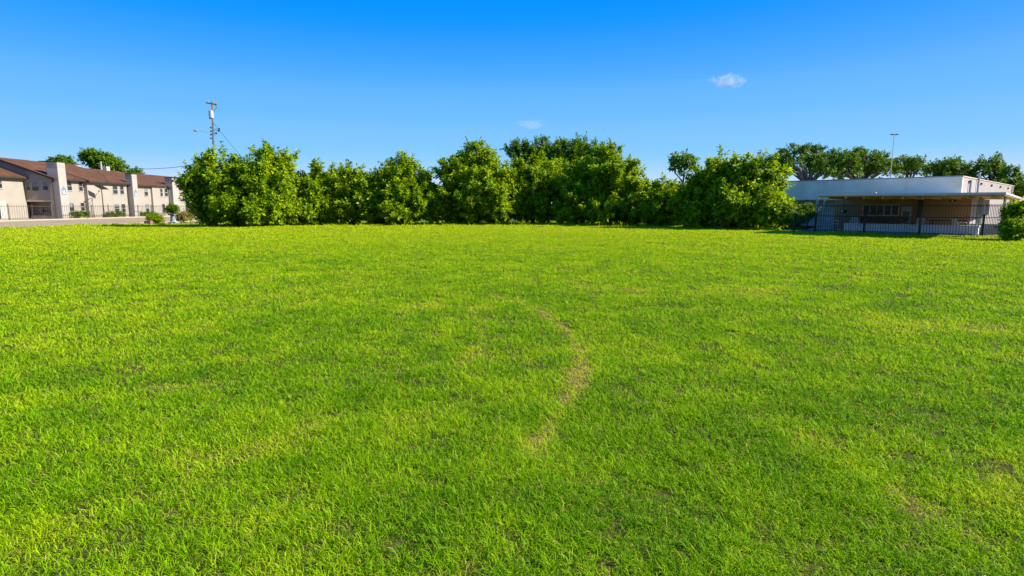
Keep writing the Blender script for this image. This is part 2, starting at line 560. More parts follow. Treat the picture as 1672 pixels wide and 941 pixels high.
def worn_soil(m):
    """the thatch is paler and tan where wheels have worn the turf"""
    nt = m.node_tree; N, L = nt.nodes, nt.links
    b = N['Principled BSDF']
    src = b.inputs['Base Color'].links[0].from_socket
    at = N.new('ShaderNodeAttribute'); at.attribute_name = 'worn'
    mx = N.new('ShaderNodeMix'); mx.data_type = 'RGBA'
    mx.inputs['B'].default_value = (0.20, 0.14, 0.045, 1)
    L.new(at.outputs['Fac'], mx.inputs['Factor']); L.new(src, mx.inputs['A'])
    L.new(mx.outputs['Result'], b.inputs['Base Color'])


worn_soil(M['soil'])
lawn_mesh()


def make_grass():
    NT = 215000                                            # tufts
    BL = 8                                                 # blades in a tuft
    rr = np.linspace(0.7, 62, 4000)
    dens = rr * np.minimum(1.0, (3.4 / rr) ** 1.5)
    cdf = np.cumsum(dens); cdf /= cdf[-1]
    r = np.interp(RS.rand(NT), cdf, rr)
    th = (RS.rand(NT) * 2 - 1) * math.radians(52)
    ne = int((r < 9).sum() * 38 / 52)                      # the near lawn goes on to both sides
    r2 = RS.choice(r[r < 9], ne)
    th2 = np.where(RS.rand(ne) < 0.5, -1, 1) * np.radians(52 + 38 * RS.rand(ne))
    r = np.concatenate([r, r2]); th = np.concatenate([th, th2])
    x = r * np.sin(th); y = r * np.cos(th)
    k = inside(x, y, LAWN)
    clump = fbm(x * 4.0 + 11, y * 4.0 + 5, 3, 2)
    tr = track_amount(x, y)
    k &= RS.rand(len(r)) > np.clip(tr * 0.5, 0, 0.42)
    k &= RS.rand(len(r)) < 0.60 + 0.8 * clump
    x, y, r, clump, tr = x[k], y[k], r[k], clump[k], tr[k]
    nt_ = len(x)
    patch = 0.5 + 0.75 * (fbm(x / 0.42 + 3, y / 0.42 + 9, 55, 3) - 0.5) + 0.26 * (fbm(x / 1.6 + 3, y / 1.6 + 9, 56, 2) - 0.5)          # dry and lush patches
    big = fbm(x / 6 + 1, y / 4 + 2, 91, 2)
    far = np.clip((r - 5) / 35, 0, 1)
    grow = np.maximum(1, r / 3.2) ** 0.80
    tlen = (0.040 + 0.022 * RS.rand(nt_)) * (0.60 + 0.85 * clump) * (1 - 0.35 * np.clip(tr, 0, 1)) * (1 + 0.3 * far)
    ed = edge_dist(x, y, LAWN)
    weedy = np.clip(1.4 - ed, 0, 1) * (fbm(x * 0.9, y * 0.9, 12, 2) > 0.42)
    weedy = np.maximum(weedy, (fbm(x * 1.7 + 8, y * 1.7, 14, 2) > 0.66) * np.clip((y - 42) / 5, 0, 1))
    tlen = tlen * (1 + 2.6 * weedy * RS.rand(nt_))
    tdry_farlight = 0.345 + (1 - 0.65 * far) * (0.75 * (patch - 0.5) + 0.09 * (big - 0.5)) + RS.normal(0, 0.05, nt_) + 0.34 * tr + 0.33 * far  # far term yellows distant blades: glancing and transmitted light put into their colour
    taz = RS.rand(nt_) * 6.283
    rep = lambda a: np.repeat(a, BL)
    n = nt_ * BL
    x, y, r, tr, far, grow, clump = map(rep, (x, y, r, tr, far, grow, clump))
    az = rep(taz) + np.tile(np.arange(BL) * 2.4, nt_) + RS.normal(0, 0.5, n)
    spread = 0.016 * grow ** 0.9
    rad = spread * np.sqrt(RS.rand(n)) * 1.6
    x = x + np.cos(az) * rad; y = y + np.sin(az) * rad
    z = lawn_z(x, y) - 0.004
    length = rep(tlen) * (0.55 + 0.8 * RS.rand(n))
    width = 0.0034 * (0.6 + 0.75 * RS.rand(n)) * grow
    straw = (RS.rand(n) < 0.075 + 0.36 * np.clip(tr, 0, 1) + 0.22 * np.clip(rep(patch) - 0.5, 0, 1))
    lean = np.clip(0.42 + 0.85 * RS.rand(n), 0.1, 1.3)
    lean = np.where(straw, 0.95 + 0.35 * RS.rand(n), lean)
    length = np.where(straw, length * 1.25, length)
    width = np.where(straw, width * 0.75, width)
    dx, dy = np.cos(az), np.sin(az)
    tw = RS.normal(0, 0.6, n)
    sx, sy = -np.sin(az + tw), np.cos(az + tw)
    l1 = length * 0.5; l2 = length * 0.38; l3 = length * 0.34
    a1 = lean * 0.6; a2 = lean * 1.35; a3 = np.minimum(lean * 2.3, 2.75)
    curl = RS.normal(0, 0.95, n)
    e2x, e2y = np.cos(az + curl * 0.6), np.sin(az + curl * 0.6)
    e3x, e3y = np.cos(az + curl * 1.6), np.sin(az + curl * 1.6)
    mx = x + dx * l1 * np.sin(a1); my = y + dy * l1 * np.sin(a1); mz = z + l1 * np.cos(a1)
    ux = mx + e2x * l2 * np.sin(a2); uy = my + e2y * l2 * np.sin(a2); uz = mz + l2 * np.cos(a2)
    tx = ux + e3x * l3 * np.sin(a3); ty = uy + e3y * l3 * np.sin(a3); tz = np.maximum(uz + l3 * np.cos(a3), z + 0.005)
    hw = width / 2
    s2x, s2y = -np.sin(az + tw + curl * 0.6), np.cos(az + tw + curl * 0.6)
    V = np.empty((n, 7, 3))
    V[:, 0] = np.stack([x - sx * hw * .8, y - sy * hw * .8, z], 1)
    V[:, 1] = np.stack([x + sx * hw * .8, y + sy * hw * .8, z], 1)
    V[:, 2] = np.stack([mx + sx * hw, my + sy * hw, mz], 1)
    V[:, 3] = np.stack([mx - sx * hw, my - sy * hw, mz], 1)
    V[:, 4] = np.stack([ux + s2x * hw * 0.8, uy + s2y * hw * 0.8, uz], 1)
    V[:, 5] = np.stack([ux - s2x * hw * 0.8, uy - s2y * hw * 0.8, uz], 1)
    V[:, 6] = np.stack([tx, ty, tz], 1)
    base = np.arange(n) * 7
    F = np.stack([base, base + 1, base + 2, base + 3, base + 3, base + 2, base + 4, base + 5, base + 5, base + 4, base + 6], 1)
    tot = np.tile(np.array([4, 4, 3]), n)
    dry_farlight = rep(tdry_farlight) + RS.normal(0, 0.065, n)
    dry_farlight = np.where(straw, np.maximum(dry_farlight, 0.45) + 0.25 + 0.3 * RS.rand(n), np.minimum(dry_farlight, 0.8))
    dry_farlight = np.clip(dry_farlight, 0, 1)
    o = np_mesh('grass', V.reshape(-1, 3), F.ravel(), tot, M['grass'], attrs={'dry_farlight': np.repeat(dry_farlight, 7)}, smooth=True)
    tag(o, 'short bright green lawn grass covering the whole open field', 'grass', kind='stuff')


make_grass()

# ------------------------------------------------------------------ trees and shrubs
def leaf_cloud(P, D, nleaf, leaf, stem, spread, jitter, rs):
    """shoots at points P pointing along D: nleaf leaves spiral up each shoot. Returns verts, faces of folded leaves"""
    n = len(P)
    D = D / np.linalg.norm(D, axis=1, keepdims=True)
    ref = np.where(np.abs(D[:, 2:3]) < 0.9, np.array([[0, 0, 1.0]]), np.array([[1.0, 0, 0]]))
    A = np.cross(D, ref); A /= np.linalg.norm(A, axis=1, keepdims=True)
    B = np.cross(D, A)
    ph0 = rs.rand(n) * 6.28
    out = []
    sl = stem * (0.6 + 0.8 * rs.rand(n))
    for i in range(nleaf):
        t = (i + 0.6) / nleaf
        ph = ph0 + i * 2.4 + rs.normal(0, 0.3, n)
        rad = A * np.cos(ph)[:, None] + B * np.sin(ph)[:, None]
        org = P + D * (sl * t)[:, None] + rs.normal(0, jitter, (n, 3))
        sp = spread * (1.15 - 0.65 * t)
        ld = D * math.cos(sp) + rad * math.sin(sp)
        ld[:, 2] -= 0.15 + 0.2 * rs.rand(n)
        ld /= np.linalg.norm(ld, axis=1, keepdims=True)
        L = leaf * (0.65 + 0.6 * rs.rand(n)) * (1.1 - 0.35 * t)
        side = np.cross(ld, D); nrm = np.linalg.norm(side, axis=1, keepdims=True); side /= np.maximum(nrm, 1e-4)
        up = np.cross(side, ld)
        wv = side * (L * 0.24)[:, None]
        fold = up * (L * 0.07)[:, None]
        mid = org + ld * (L * 0.45)[:, None]
        tip = org + ld * L[:, None]; tip[:, 2] -= L * 0.12
        out.append(np.stack([org, mid + wv + fold, tip, mid - wv + fold], 1))
    V = np.concatenate(out, 0)
    m = len(V)
    b = np.arange(m) * 4
    F = np.stack([b, b + 1, b + 2, b, b + 2, b + 3], 1)
    return V.reshape(-1, 3), F.ravel(), np.full(m * 2, 3)


def crown_points(clumps, branches, per_branch, rs, up=0.55, blen=1.1, bwid=0.38, shell=(0.72, 1.02), zmin=0.1, leaders=0):
    """shoots gathered into boughs on the clumps' shells, so that dark gaps stay between the boughs"""
    vol = np.array([(c[3] * c[4] + c[4] * c[5] + c[3] * c[5]) for c in clumps]); vol = vol / vol.sum()
    PP = []; DD = []; boughs = []
    for ci, c in enumerate(clumps):
        nb = max(3, int(round(branches * vol[ci])))
        for b in range(nb):
            d = rs.normal(0, 1, 3); d /= np.linalg.norm(d)
            if d[2] < -0.35: d[2] = abs(d[2]) * 0.5
            k = shell[0] + (shell[1] - shell[0]) * rs.rand() ** 0.7
            if rs.rand() < 0.22: k *= 0.65
            p = np.array(c[:3]) + d * np.array(c[3:6]) * k
            if p[2] < zmin: p[2] = zmin + rs.rand() * 0.5
            bd = d * np.array([1, 1, 0.6]) + np.array([0, 0, up]) + rs.normal(0, 0.25, 3)
            bd /= np.linalg.norm(bd)
            boughs.append((p, bd))
            n = max(3, int(per_branch * (0.6 + 0.8 * rs.rand())))
            t = rs.rand(n)
            q = p[None] + bd[None] * ((t - 0.65) * blen * (0.7 + 0.6 * rs.rand()))[:, None] + np.clip(rs.normal(0, 1, (n, 3)), -1.7, 1.7) * bwid * (1.15 - 0.9 * t)[:, None]
            dd = bd[None] + (q - p[None] - bd[None] * ((t - 0.65) * blen)[:, None]) * 1.3 + rs.normal(0, 0.3, (n, 3))
            dd[:, 2] += 0.2
            q[:, 2] = np.maximum(q[:, 2], 0.06 + 0.1 * rs.rand(n))
            PP.append(q); DD.append(dd)
    for c in clumps:
        if leaders <= 0 or c[2] < 1.4: continue
        for b in range(leaders):
            an = rs.rand() * 6.283; el = rs.uniform(0.45, 1.5)
            d = np.array([math.cos(an) * math.cos(el), math.sin(an) * math.cos(el), math.sin(el)])
            p = np.array(c[:3]) + d * np.array(c[3:6]) * 0.80
            bd = d * np.array([0.9, 0.9, 0.5]) + np.array([0, 0, 0.8]) + rs.normal(0, 0.2, 3); bd /= np.linalg.norm(bd)
            boughs.append((p, bd))
            ln = blen * rs.uniform(0.4, 1.05)
            n = per_branch // 2 + 2
            t = (np.arange(n) + 0.5) / n
            q = p[None] + bd[None] * (t * ln)[:, None] + np.clip(rs.normal(0, 1, (n, 3)), -1.6, 1.6) * bwid * 0.42 * (1.1 - t)[:, None]
            dd = bd[None] * 1.2 + rs.normal(0, 0.4, (n, 3))
            PP.append(q); DD.append(dd)
    return np.concatenate(PP), np.concatenate(DD), boughs


def plant(name, label, cat, base, clumps, group=None, mat='leaf', bark='bark', branches=110, per_branch=14, nleaf=8, leaf=0.34,
          stem=0.42, spread=1.0, seed=1, trunk_r=0.16, up=0.55, blen=1.1, bwid=0.38, limbs=10, shell=(0.72, 1.02), forks=1, zmin=0.1, leaders=0):
    rs = np.random.RandomState(seed)
    root = empty(name, base, label, cat, group)
    P, D, boughs = crown_points(clumps, branches, per_branch, rs, up, blen, bwid, shell, zmin, leaders)
    V, F, T = leaf_cloud(P, D, nleaf, leaf, stem, spread, 0.03, rs)
    np_mesh('crown', V, F, T, M[mat], root)
    # trunk, limbs to the clumps, twigs to the boughs
    mb = MB()
    bx = Vector(base)
    zt = min(c[2] for c in clumps)
    ctr = Vector((sum(c[0] for c in clumps) / len(clumps), sum(c[1] for c in clumps) / len(clumps), 0))
    for fk in range(forks):
        o0 = Vector((rs.normal(0, 0.25), rs.normal(0, 0.2), -0.1)) * (0 if forks == 1 else 1)
        hub = bx.lerp(Vector((ctr.x, ctr.y, bx.z)), 0.35) + Vector((rs.normal(0, 0.2), rs.normal(0, 0.2), max(0.5, zt * 0.75)))
        b0 = bx + Vector((o0.x, o0.y, -0.1))
        mb.tube([b0, b0.lerp(hub, 0.15) , b0.lerp(hub, 0.6) + Vector((rs.normal(0, .06), rs.normal(0, .06), 0)), hub],
                [trunk_r * 1.35, trunk_r, trunk_r * 0.85, trunk_r * 0.7], 8)
        for c in clumps:
            cc = Vector(c[:3])
            md = hub.lerp(cc, 0.5) + Vector((rs.normal(0, .25), rs.normal(0, .25), 0.15 * (cc - hub).length))
            top = cc + Vector((0, 0, c[5] * 0.55))
            mb.tube([hub, md, cc, top], [trunk_r * 0.6, trunk_r * 0.42, trunk_r * 0.26, trunk_r * 0.08], 6)
    for i in rs.permutation(len(boughs))[:limbs * 3]:
        p, bd = boughs[i]
        c = min(clumps, key=lambda c: np.linalg.norm((p - np.array(c[:3]))))
        s = Vector(c[:3]) + Vector(rs.normal(0, 0.15, 3))
        mb.tube([s, s.lerp(Vector(p), 0.6) + Vector((0, 0, -0.1)), Vector(p + bd * blen * 0.35)], [trunk_r * 0.22, trunk_r * 0.14, 0.012], 5)
    mb.build('trunk', M[bark], root, smooth=True)
    return root


def cl(px, py, Y, rpx, rpy, ry=None):
    """clump centred on a picture position at depth Y, radii given in photograph pixels there"""
    p = at_depth(px, py, Y)
    s = Y / FPX
    rx, rz = rpx * s, rpy * s
    return (p.x, p.y, p.z, rx, ry if ry else rx * 0.85, rz)


ROW = 'trees in the row closing the far side of the lawn'


def row_tree(px, pybase, Y, label, clumps, seed, **kw):
    b = at_depth(px, pybase, Y)
    a = dict(mat='leaf', branches=120, per_branch=16, seed=seed, leaf=0.37, stem=0.5, nleaf=10, leaders=8, blen=1.25, bwid=0.30, up=0.3, shell=(0.60, 0.95))
    a.update(kw)
    a['branches'] = int(a['branches'] * 1.5)
    lo = min(c[0] - c[3] * 0.75 for c in clumps); hi = max(c[0] + c[3] * 0.75 for c in clumps)
    n = max(2, int(round((hi - lo) / 2.2)))
    rs = np.random.RandomState(seed + 500)
    clumps = clumps + [(lo + (hi - lo) * (i + 0.5) / n, Y + rs.uniform(-0.3, 0.6), 0.75 + 0.3 * rs.rand(), 1.45, 1.2, 0.85) for i in range(n)]
    return plant('tree', label, 'tree', (b.x, Y, 0.0), clumps, ROW, **a)


row_tree(385, 371, 46.5, 'broad bushy tree at the left end of the row, in front of the utility pole',
         [cl(354, 304, 46.5, 48, 42), cl(425, 303, 47, 52, 44), cl(450, 281, 48, 26, 26), cl(346, 335, 46, 36, 32), cl(400, 345, 45.5, 55, 26), cl(445, 340, 46.2, 38, 30)], 21,
         branches=210, per_branch=14, forks=3, trunk_r=0.15)
row_tree(515, 368, 50, 'low dark bushy tree just right of the broad leftmost tree in the row',
         [cl(515, 315, 50, 38, 32), cl(505, 342, 49.4, 42, 26), cl(480, 335, 50, 26, 30)], 22, branches=105, forks=2)
row_tree(578, 368, 50.8, 'low round topped tree with two leafy tips, third from the left in the row',
         [cl(575, 318, 51, 38, 33), cl(570, 345, 50, 42, 24), cl(612, 326, 51, 34, 30), cl(545, 322, 50.5, 30, 30)], 23, branches=105, forks=2)
row_tree(660, 367, 51, 'pointed tree with a ragged peak, left of the tall spiky tree mid row',
         [cl(655, 299, 51.3, 32, 30), cl(660, 320, 51, 50, 34), cl(640, 345, 50, 44, 24), cl(695, 330, 51, 40, 32)], 24, branches=140, forks=2)
row_tree(780, 365, 52, 'tall spiky conical tree in the middle of the row',
         [cl(780, 272, 52.3, 28, 28), cl(765, 298, 52, 56, 32), cl(790, 320, 51.4, 48, 34), cl(750, 335, 51, 42, 30), cl(800, 345, 50.6, 36, 22)], 25, branches=185, forks=2)
row_tree(870, 363, 53.5, 'leafy tree right of the spiky conical one, below the dark rounded crown',
         [cl(872, 300, 53.5, 46, 34), cl(860, 335, 53, 44, 28), cl(915, 325, 53.5, 42, 34), cl(830, 315, 53, 36, 36)], 26, branches=130, forks=2)
row_tree(905, 362, 60, 'taller dark tree with rounded tufts rising behind the middle of the row',
         [cl(850, 258, 60, 28, 17), cl(895, 254, 60.5, 34, 18), cl(945, 255, 60.5, 40, 21), cl(980, 266, 60, 24, 20), cl(910, 288, 60, 70, 32)], 27,
         mat='leaf_deep', branches=170, per_branch=14, up=0.4, leaf=0.32, blen=0.8, forks=1, trunk_r=0.25)
row_tree(1000, 366, 50.5, 'dense tree with arching sprays sloping down to the right, under the dark crown',
         [cl(1000, 290, 50.5, 46, 40), cl(1018, 315, 50, 40, 34), cl(955, 318, 51, 48, 38), cl(1045, 335, 49.6, 34, 30), cl(1000, 345, 49.6, 50, 22)], 28, branches=185, forks=2)
row_tree(1085, 369, 48.5, 'lowest shadowy bush in the row, below the thin palm-like sapling',
         [cl(1080, 335, 48.5, 40, 24), cl(1070, 350, 47.6, 36, 20), cl(1122, 338, 46.8, 34, 22)], 29, branches=95, per_branch=13, forks=2, trunk_r=0.1)
row_tree(1190, 374, 42.5, 'wide bushy tree at the right end of the row, left of the white building',
         [cl(1185, 305, 42.8, 50, 34), cl(1240, 310, 41.5, 40, 34), cl(1150, 330, 43.6, 44, 34), cl(1210, 345, 41, 56, 30), cl(1255, 345, 39.5, 32, 32)], 30,
         branches=215, per_branch=14, forks=3)
# sapling standing out of the low bush
pb = at_depth(1117, 368, 46.5)
plant('sapling', 'thin palm-like sapling with a drooping tuft on a bare stem', 'tree', (pb.x, 46.5, 0),
      [cl(1113, 264, 46.5, 17, 10), cl(1101, 274, 46.5, 9, 10), cl(1126, 271, 46.5, 9, 9)], mat='leaf_deep', branches=15, per_branch=6,
      up=-0.1, blen=0.6, bwid=0.2, leaf=0.34, spread=1.3, seed=40, trunk_r=0.11, limbs=4)

FAR = 'trees behind the white building'


def pads(px, py, Y, rx, ry, n, seed, w=13, h=6):
    """flat foliage pads spread through a dome, with open air between them"""
    rs = np.random.RandomState(seed)
    out = []
    for k in range(n):
        t = math.pi * (k + 0.5) / n + rs.normal(0, 0.06)
        q = 1.0 if k % 3 else 0.62
        out.append(cl(px - rx * math.cos(t) * q * 0.92, py - ry * (math.sin(t) * q - 0.45) + rs.normal(0, 2), Y + rs.normal(0, 1.2),
                      w * rs.uniform(0.8, 1.35), h * rs.uniform(0.8, 1.3)))
    return out


for i, (px, Y, ds, lab, bark) in enumerate((
    (1318, 74, [(1312, 266, 62, 30, 19), (1312, 276, 44, 10, 6)], 'spreading dark tree with pale forked limbs, leftmost behind the white building', 'bark_pale'),
    (1400, 72, [(1398, 270, 58, 28, 20), (1400, 280, 44, 14, 9)], 'broad dense dark tree left of the tall thin pole behind the white building', 'bark'),
    (1485, 78, [(1486, 272, 24, 18, 7)], 'small flat topped dark tree right of the tall thin pole', 'bark'),
    (1556, 70, [(1554, 280, 36, 18, 10), (1556, 285, 28, 9, 4)], 'low layered tree over the roof corner of the white building', 'bark'),
    (1618, 68, [(1620, 280, 28, 26, 6), (1634, 297, 18, 9, 3)], 'airy dark tree with separate tufts at the right behind the white building', 'bark'),
    (1663, 60, [(1664, 308, 20, 14, 6)], 'low dark tree cut by the right edge behind the porch roof', 'bark'),
)):
    b = at_depth(px, 345, Y)
    cs = []
    for k, d in enumerate(ds):
        cs += pads(d[0], d[1], Y, d[2], d[3], d[4], 300 + 7 * i + k)
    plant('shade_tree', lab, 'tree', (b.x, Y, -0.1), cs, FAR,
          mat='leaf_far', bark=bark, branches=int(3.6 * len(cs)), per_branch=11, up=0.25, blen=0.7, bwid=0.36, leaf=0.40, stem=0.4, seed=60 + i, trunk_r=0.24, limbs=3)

LFAR = 'trees behind the cream apartment building'
for i, (px, Y, cls, lab) in enumerate((
    (172, 118, [(160, 262, 16, 9), (174, 269, 19, 10), (184, 277, 15, 8), (150, 257, 10, 7)], 'large round dark tree rising behind the apartment roof'),
    (104, 112, [(103, 269, 8, 5), (98, 277, 9, 6)], 'small tree top beside the nearest chimney of the flats'),
    (216, 125, [(219, 288, 6, 4), (215, 294, 9, 5)], 'low tree top beside the middle chimney of the flats'),
)):
    b = at_depth(px, 345, Y)
    plant('shade_tree', lab, 'tree', (b.x, Y, -0.1), [cl(c[0], c[1], Y, c[2], c[3]) for c in cls], LFAR,
          mat='leaf_far' if i else 'leaf_deep', branches=30 + 14 * len(cls), per_branch=15, up=0.2, blen=1.2, bwid=0.7, leaf=0.6, stem=0.6, seed=80 + i, trunk_r=0.3, limbs=5)

# low shrubs
def shrub(px, py, Y, rpx, rpy, label, seed, mat='leaf_deep', group=None, z0=0.0, branches=26, leaf=0.16, name='shrub', per=11):
    b = at_depth(px, py, Y)
    c = cl(px, py, Y, rpx, rpy)
    return plant(name, label, 'shrub', (b.x, Y, z0), [c], group, mat=mat, branches=branches, per_branch=per, leaf=leaf, stem=0.2, blen=0.35, bwid=0.16,
                 seed=seed, trunk_r=0.05, limbs=3, zmin=z0 + 0.05)


shrub(253.5, 360, 52.5, 9, 7.5, 'small clipped dark shrub alone on the edge of the pavement', 101, 'leaf', branches=40)
tb = at_depth(282, 345, 55)
shrub(282, 344, 55, 7, 8, 'round topiary bush on top of the grey pedestal', 102, z0=0.9, branches=40, name='topiary_bush')
shrub(301, 357, 54, 9, 9, 'yellowish flowering bush beside the broad left tree', 103, 'leaf_yellow', branches=40)
shrub(1318, 349, 38.5, 14, 9, 'low dark bush behind the iron fence left of the porch', 104, branches=50)
shrub(1298, 362, 37.5, 12, 12, 'shadowy leafy bush between the end tree and the porch fence', 105, branches=45)
shrub(1664, 356, 27.5, 19, 20, 'large leafy shrub cut by the right edge of the picture', 106, 'leaf', branches=60, leaf=0.2, per=12)
shrub(1660, 378, 26.8, 17, 13, 'dark low bush under the shrub at the right edge', 107, 'leaf', branches=60, leaf=0.18)
for i, (px, rpx) in enumerate(((126, 8), (138, 7), (180, 5), (196, 6), (232, 6), (244, 6))):
    p = at_x(px, 351, -57.0)
    shrub(px, 351, p.y, rpx, 4, ['low hedge left half under the windows beside the near chimney', 'low hedge right half under the windows beside the near chimney',
          'small round bush by the solar lamp post', 'low bush under the paired windows left of the middle chimney', 'low bush right of the middle chimney of the flats',
          'second bush right of the middle chimney of the flats'][i], 110 + i, group='bushes along the wall of the flats', branches=22, per=9)

# pedestal under the topiary, and the red-brown block on the kerb
pd = empty('pedestal', (tb.x, 55, 0), 'grey stone pedestal holding the round topiary bush', 'pedestal')
MB().box(tb.x - 0.34, tb.x + 0.34, 54.66, 55.34, -0.05, 0.12).build('base', M['stone'], pd, bevel=0.02)
MB().tube([(tb.x, 55, 0.12), (tb.x, 55, 0.2), (tb.x, 55, 0.75)], [0.3, 0.26, 0.22], 12).build('column', M['stone'], pd)
MB().box(tb.x - 0.3, tb.x + 0.3, 54.7, 55.3, 0.75, 0.88).build('cap', M['stone'], pd, bevel=0.02)
q = ground_at(243, 367)
o = MB().box(q.x - 0.28, q.x + 0.28, q.y - 0.2, q.y + 0.2, -0.02, 0.34).build('utility_box', M['terracotta'], bevel=0.03)
tag(o, 'small red-brown box on the pavement edge beside the clipped shrub', 'box')

# ------------------------------------------------------------------ cream apartment building
AB = empty('apartment_building', (-60, 74, 0), 'long two storey cream apartment building with brown shingle roof and tall chimneys', 'building')


def window_x(X, y0, y1, z0, z1, blind=None):
    """window in a wall facing +X"""
    fw = 0.035
    blind = random.choice((0, 0, 0.3, 0.5)) if blind is None else blind
    m = MB()
    m.box(X - 0.01, X + 0.05, y0, y0 + fw, z0, z1); m.box(X - 0.01, X + 0.05, y1 - fw, y1, z0, z1)
    m.box(X - 0.01, X + 0.05, y0 + fw, y1 - fw, z0, z0 + fw); m.box(X - 0.01, X + 0.05, y0 + fw, y1 - fw, z1 - fw, z1)
    zm = (z0 + z1) / 2
    m.box(X - 0.01, X + 0.045, y0 + fw, y1 - fw, zm - 0.025, zm + 0.025)
    w_ = m.build('window', M['white'], AB)
    MB().box(X - 0.012, X + 0.014, y0 + fw, y1 - fw, z0 + fw, zm - 0.025).box(X - 0.012, X + 0.012, y0 + fw, y1 - fw, zm + 0.025, z1 - fw).build('pane', M['window'], w_)
    if blind > 0:
        zb = z1 - fw - (z1 - z0 - 2 * fw) * blind
        MB().box(X + 0.015, X + 0.022, y0 + fw, y1 - fw, max(zb, zm + 0.026), z1 - fw).build('blind', M['blind'], w_)
    MB().box(X - 0.01, X + 0.10, y0 - 0.05, y1 + 0.05, z0 - 0.06, z0 - 0.002).build('sill', M['white'], w_)


def window_y(Yw, x0, x1, z0, z1, blind=0.4):
    """window in a wall facing the lawn, -Y"""
    fw = 0.04
    m = MB()
    m.box(x0, x0 + fw, Yw - 0.05, Yw + 0.01, z0, z1).box(x1 - fw, x1, Yw - 0.05, Yw + 0.01, z0, z1)
    m.box(x0 + fw, x1 - fw, Yw - 0.05, Yw + 0.01, z0, z0 + fw).box(x0 + fw, x1 - fw, Yw - 0.05, Yw + 0.01, z1 - fw, z1)
    zm = (z0 + z1) / 2
    m.box(x0 + fw, x1 - fw, Yw - 0.045, Yw + 0.01, zm - 0.025, zm + 0.025)
    w_ = m.build('window', M['white'], AB)
    MB().box(x0 + fw, x1 - fw, Yw - 0.014, Yw + 0.012, z0 + fw, zm - 0.025).box(x0 + fw, x1 - fw, Yw - 0.012, Yw + 0.012, zm + 0.025, z1 - fw).build('pane', M['window'], w_)
    if blind > 0:
        MB().box(x0 + fw, x1 - fw, Yw - 0.022, Yw - 0.015, max(zm + 0.026, z1 - fw - (z1 - z0) * blind), z1 - fw).build('blind', M['blind'], w_)


XA, XB, X2, X3, X4, X5 = -61.9, -58.3, -58.3, -57.8, -57.8, -57.5
YB = 74.0
# walls: the near block, the gable block with its recess, and the run beyond it
MB().box(-75, XA, 40, YB, 0, 5.2).build('wall', M['stucco'], AB)
MB().hexa([(-75, YB, 2.25), (XB, YB, 2.25), (XB, 76.0, 2.25), (-75, 76.0, 2.25)], [(-75, YB, 5.05), (XB, YB, 5.05), (XB, 76.0, 5.05), (-75, 76.0, 5.05)]).build('upper_bay', M['stucco_shade'], AB)
MB().box(-75, XB - 0.02, 75.4, 76.0, 0, 2.249).build('recess_wall', M['stucco_shade'], AB)
MB().box(XA + 0.05, XB + 0.02, YB - 0.06, YB - 0.003, 2.18, 2.36).build('bay_trim', M['beam'], AB)
MB().box(XA + 0.3, XB - 0.2, YB + 0.1, YB + 0.35, 0, 0.42).build('planter_wall', M['stucco_shade'], AB)
MB().box(-75, X2, 76.0, 79.2, 0, 5.05).build('wall', M['stucco'], AB)
MB().box(-75, X3, 79.2, 87.6, 0, 5.0).build('wall', M['stucco'], AB)
MB().box(-75, X4, 87.6, 93.0, 0, 4.9).build('wall', M['stucco'], AB)
MB().box(-75, X5, 93.0, 122.0, 0, 4.9).build('wall', M['stucco'], AB)
# gable end over the recess, facing the lawn
gp = lambda y: [(-75, y, 5.05), (XB + 0.1, y, 5.05), (-66.0, y, 7.95), (-75, y, 7.95)]
a, b = gp(YB + 0.02), gp(YB + 0.3)
m = MB(); m.poly(a).poly(list(reversed(b)))
for i in range(4):
    m.poly([a[i], b[i], b[(i + 1) % 4], a[(i + 1) % 4]])
m.build('gable', M['stucco_shade'], AB)


def roof_slab(xe, ze, xr, zr, y0, y1, th=0.14):
    m = MB()
    m.hexa([(xr, y0, zr - th), (xe, y0, ze - th), (xe, y1, ze - th), (xr, y1, zr - th)], [(xr, y0, zr), (xe, y0, ze), (xe, y1, ze), (xr, y1, zr)])
    m.hexa([(2 * xr - xe, y0, ze - th), (xr, y0, zr - th), (xr, y1, zr - th), (2 * xr - xe, y1, ze - th)],
           [(2 * xr - xe, y0, ze), (xr, y0, zr), (xr, y1, zr), (2 * xr - xe, y1, ze)])
    r_ = m.build('roof', M['shingle'], AB)
    f = MB().box(xe + 0.002, xe + 0.04, y0, y1, ze - th - 0.06, ze + 0.01)
    s = (zr - ze) / (xr - xe)
    f.hexa([(xr, y0 - 0.05, zr - th - 0.1), (xe, y0 - 0.05, ze - th - 0.1), (xe, y0 - 0.003, ze - th - 0.1), (xr, y0 - 0.003, zr - th - 0.1)],
           [(xr, y0 - 0.05, zr + 0.02), (xe, y0 - 0.05, ze + 0.02), (xe, y0 - 0.003, ze + 0.02), (xr, y0 - 0.003, zr + 0.02)])
    f.build('fascia_board', M['fascia'], r_)


roof_slab(-61.3, 5.22, -68.5, 7.95, 40, YB - 0.05)
roof_slab(-57.75, 5.1, -65.2, 7.75, YB - 0.35, 79.0)
roof_slab(-57.3, 5.0, -65.2, 7.72, 79.06, 87.2)
roof_slab(-57.25, 4.9, -65.0, 7.35, 87.3, 96.6)
roof_slab(-57.0, 4.85, -65.0, 7.2, 96.7, 122.0)


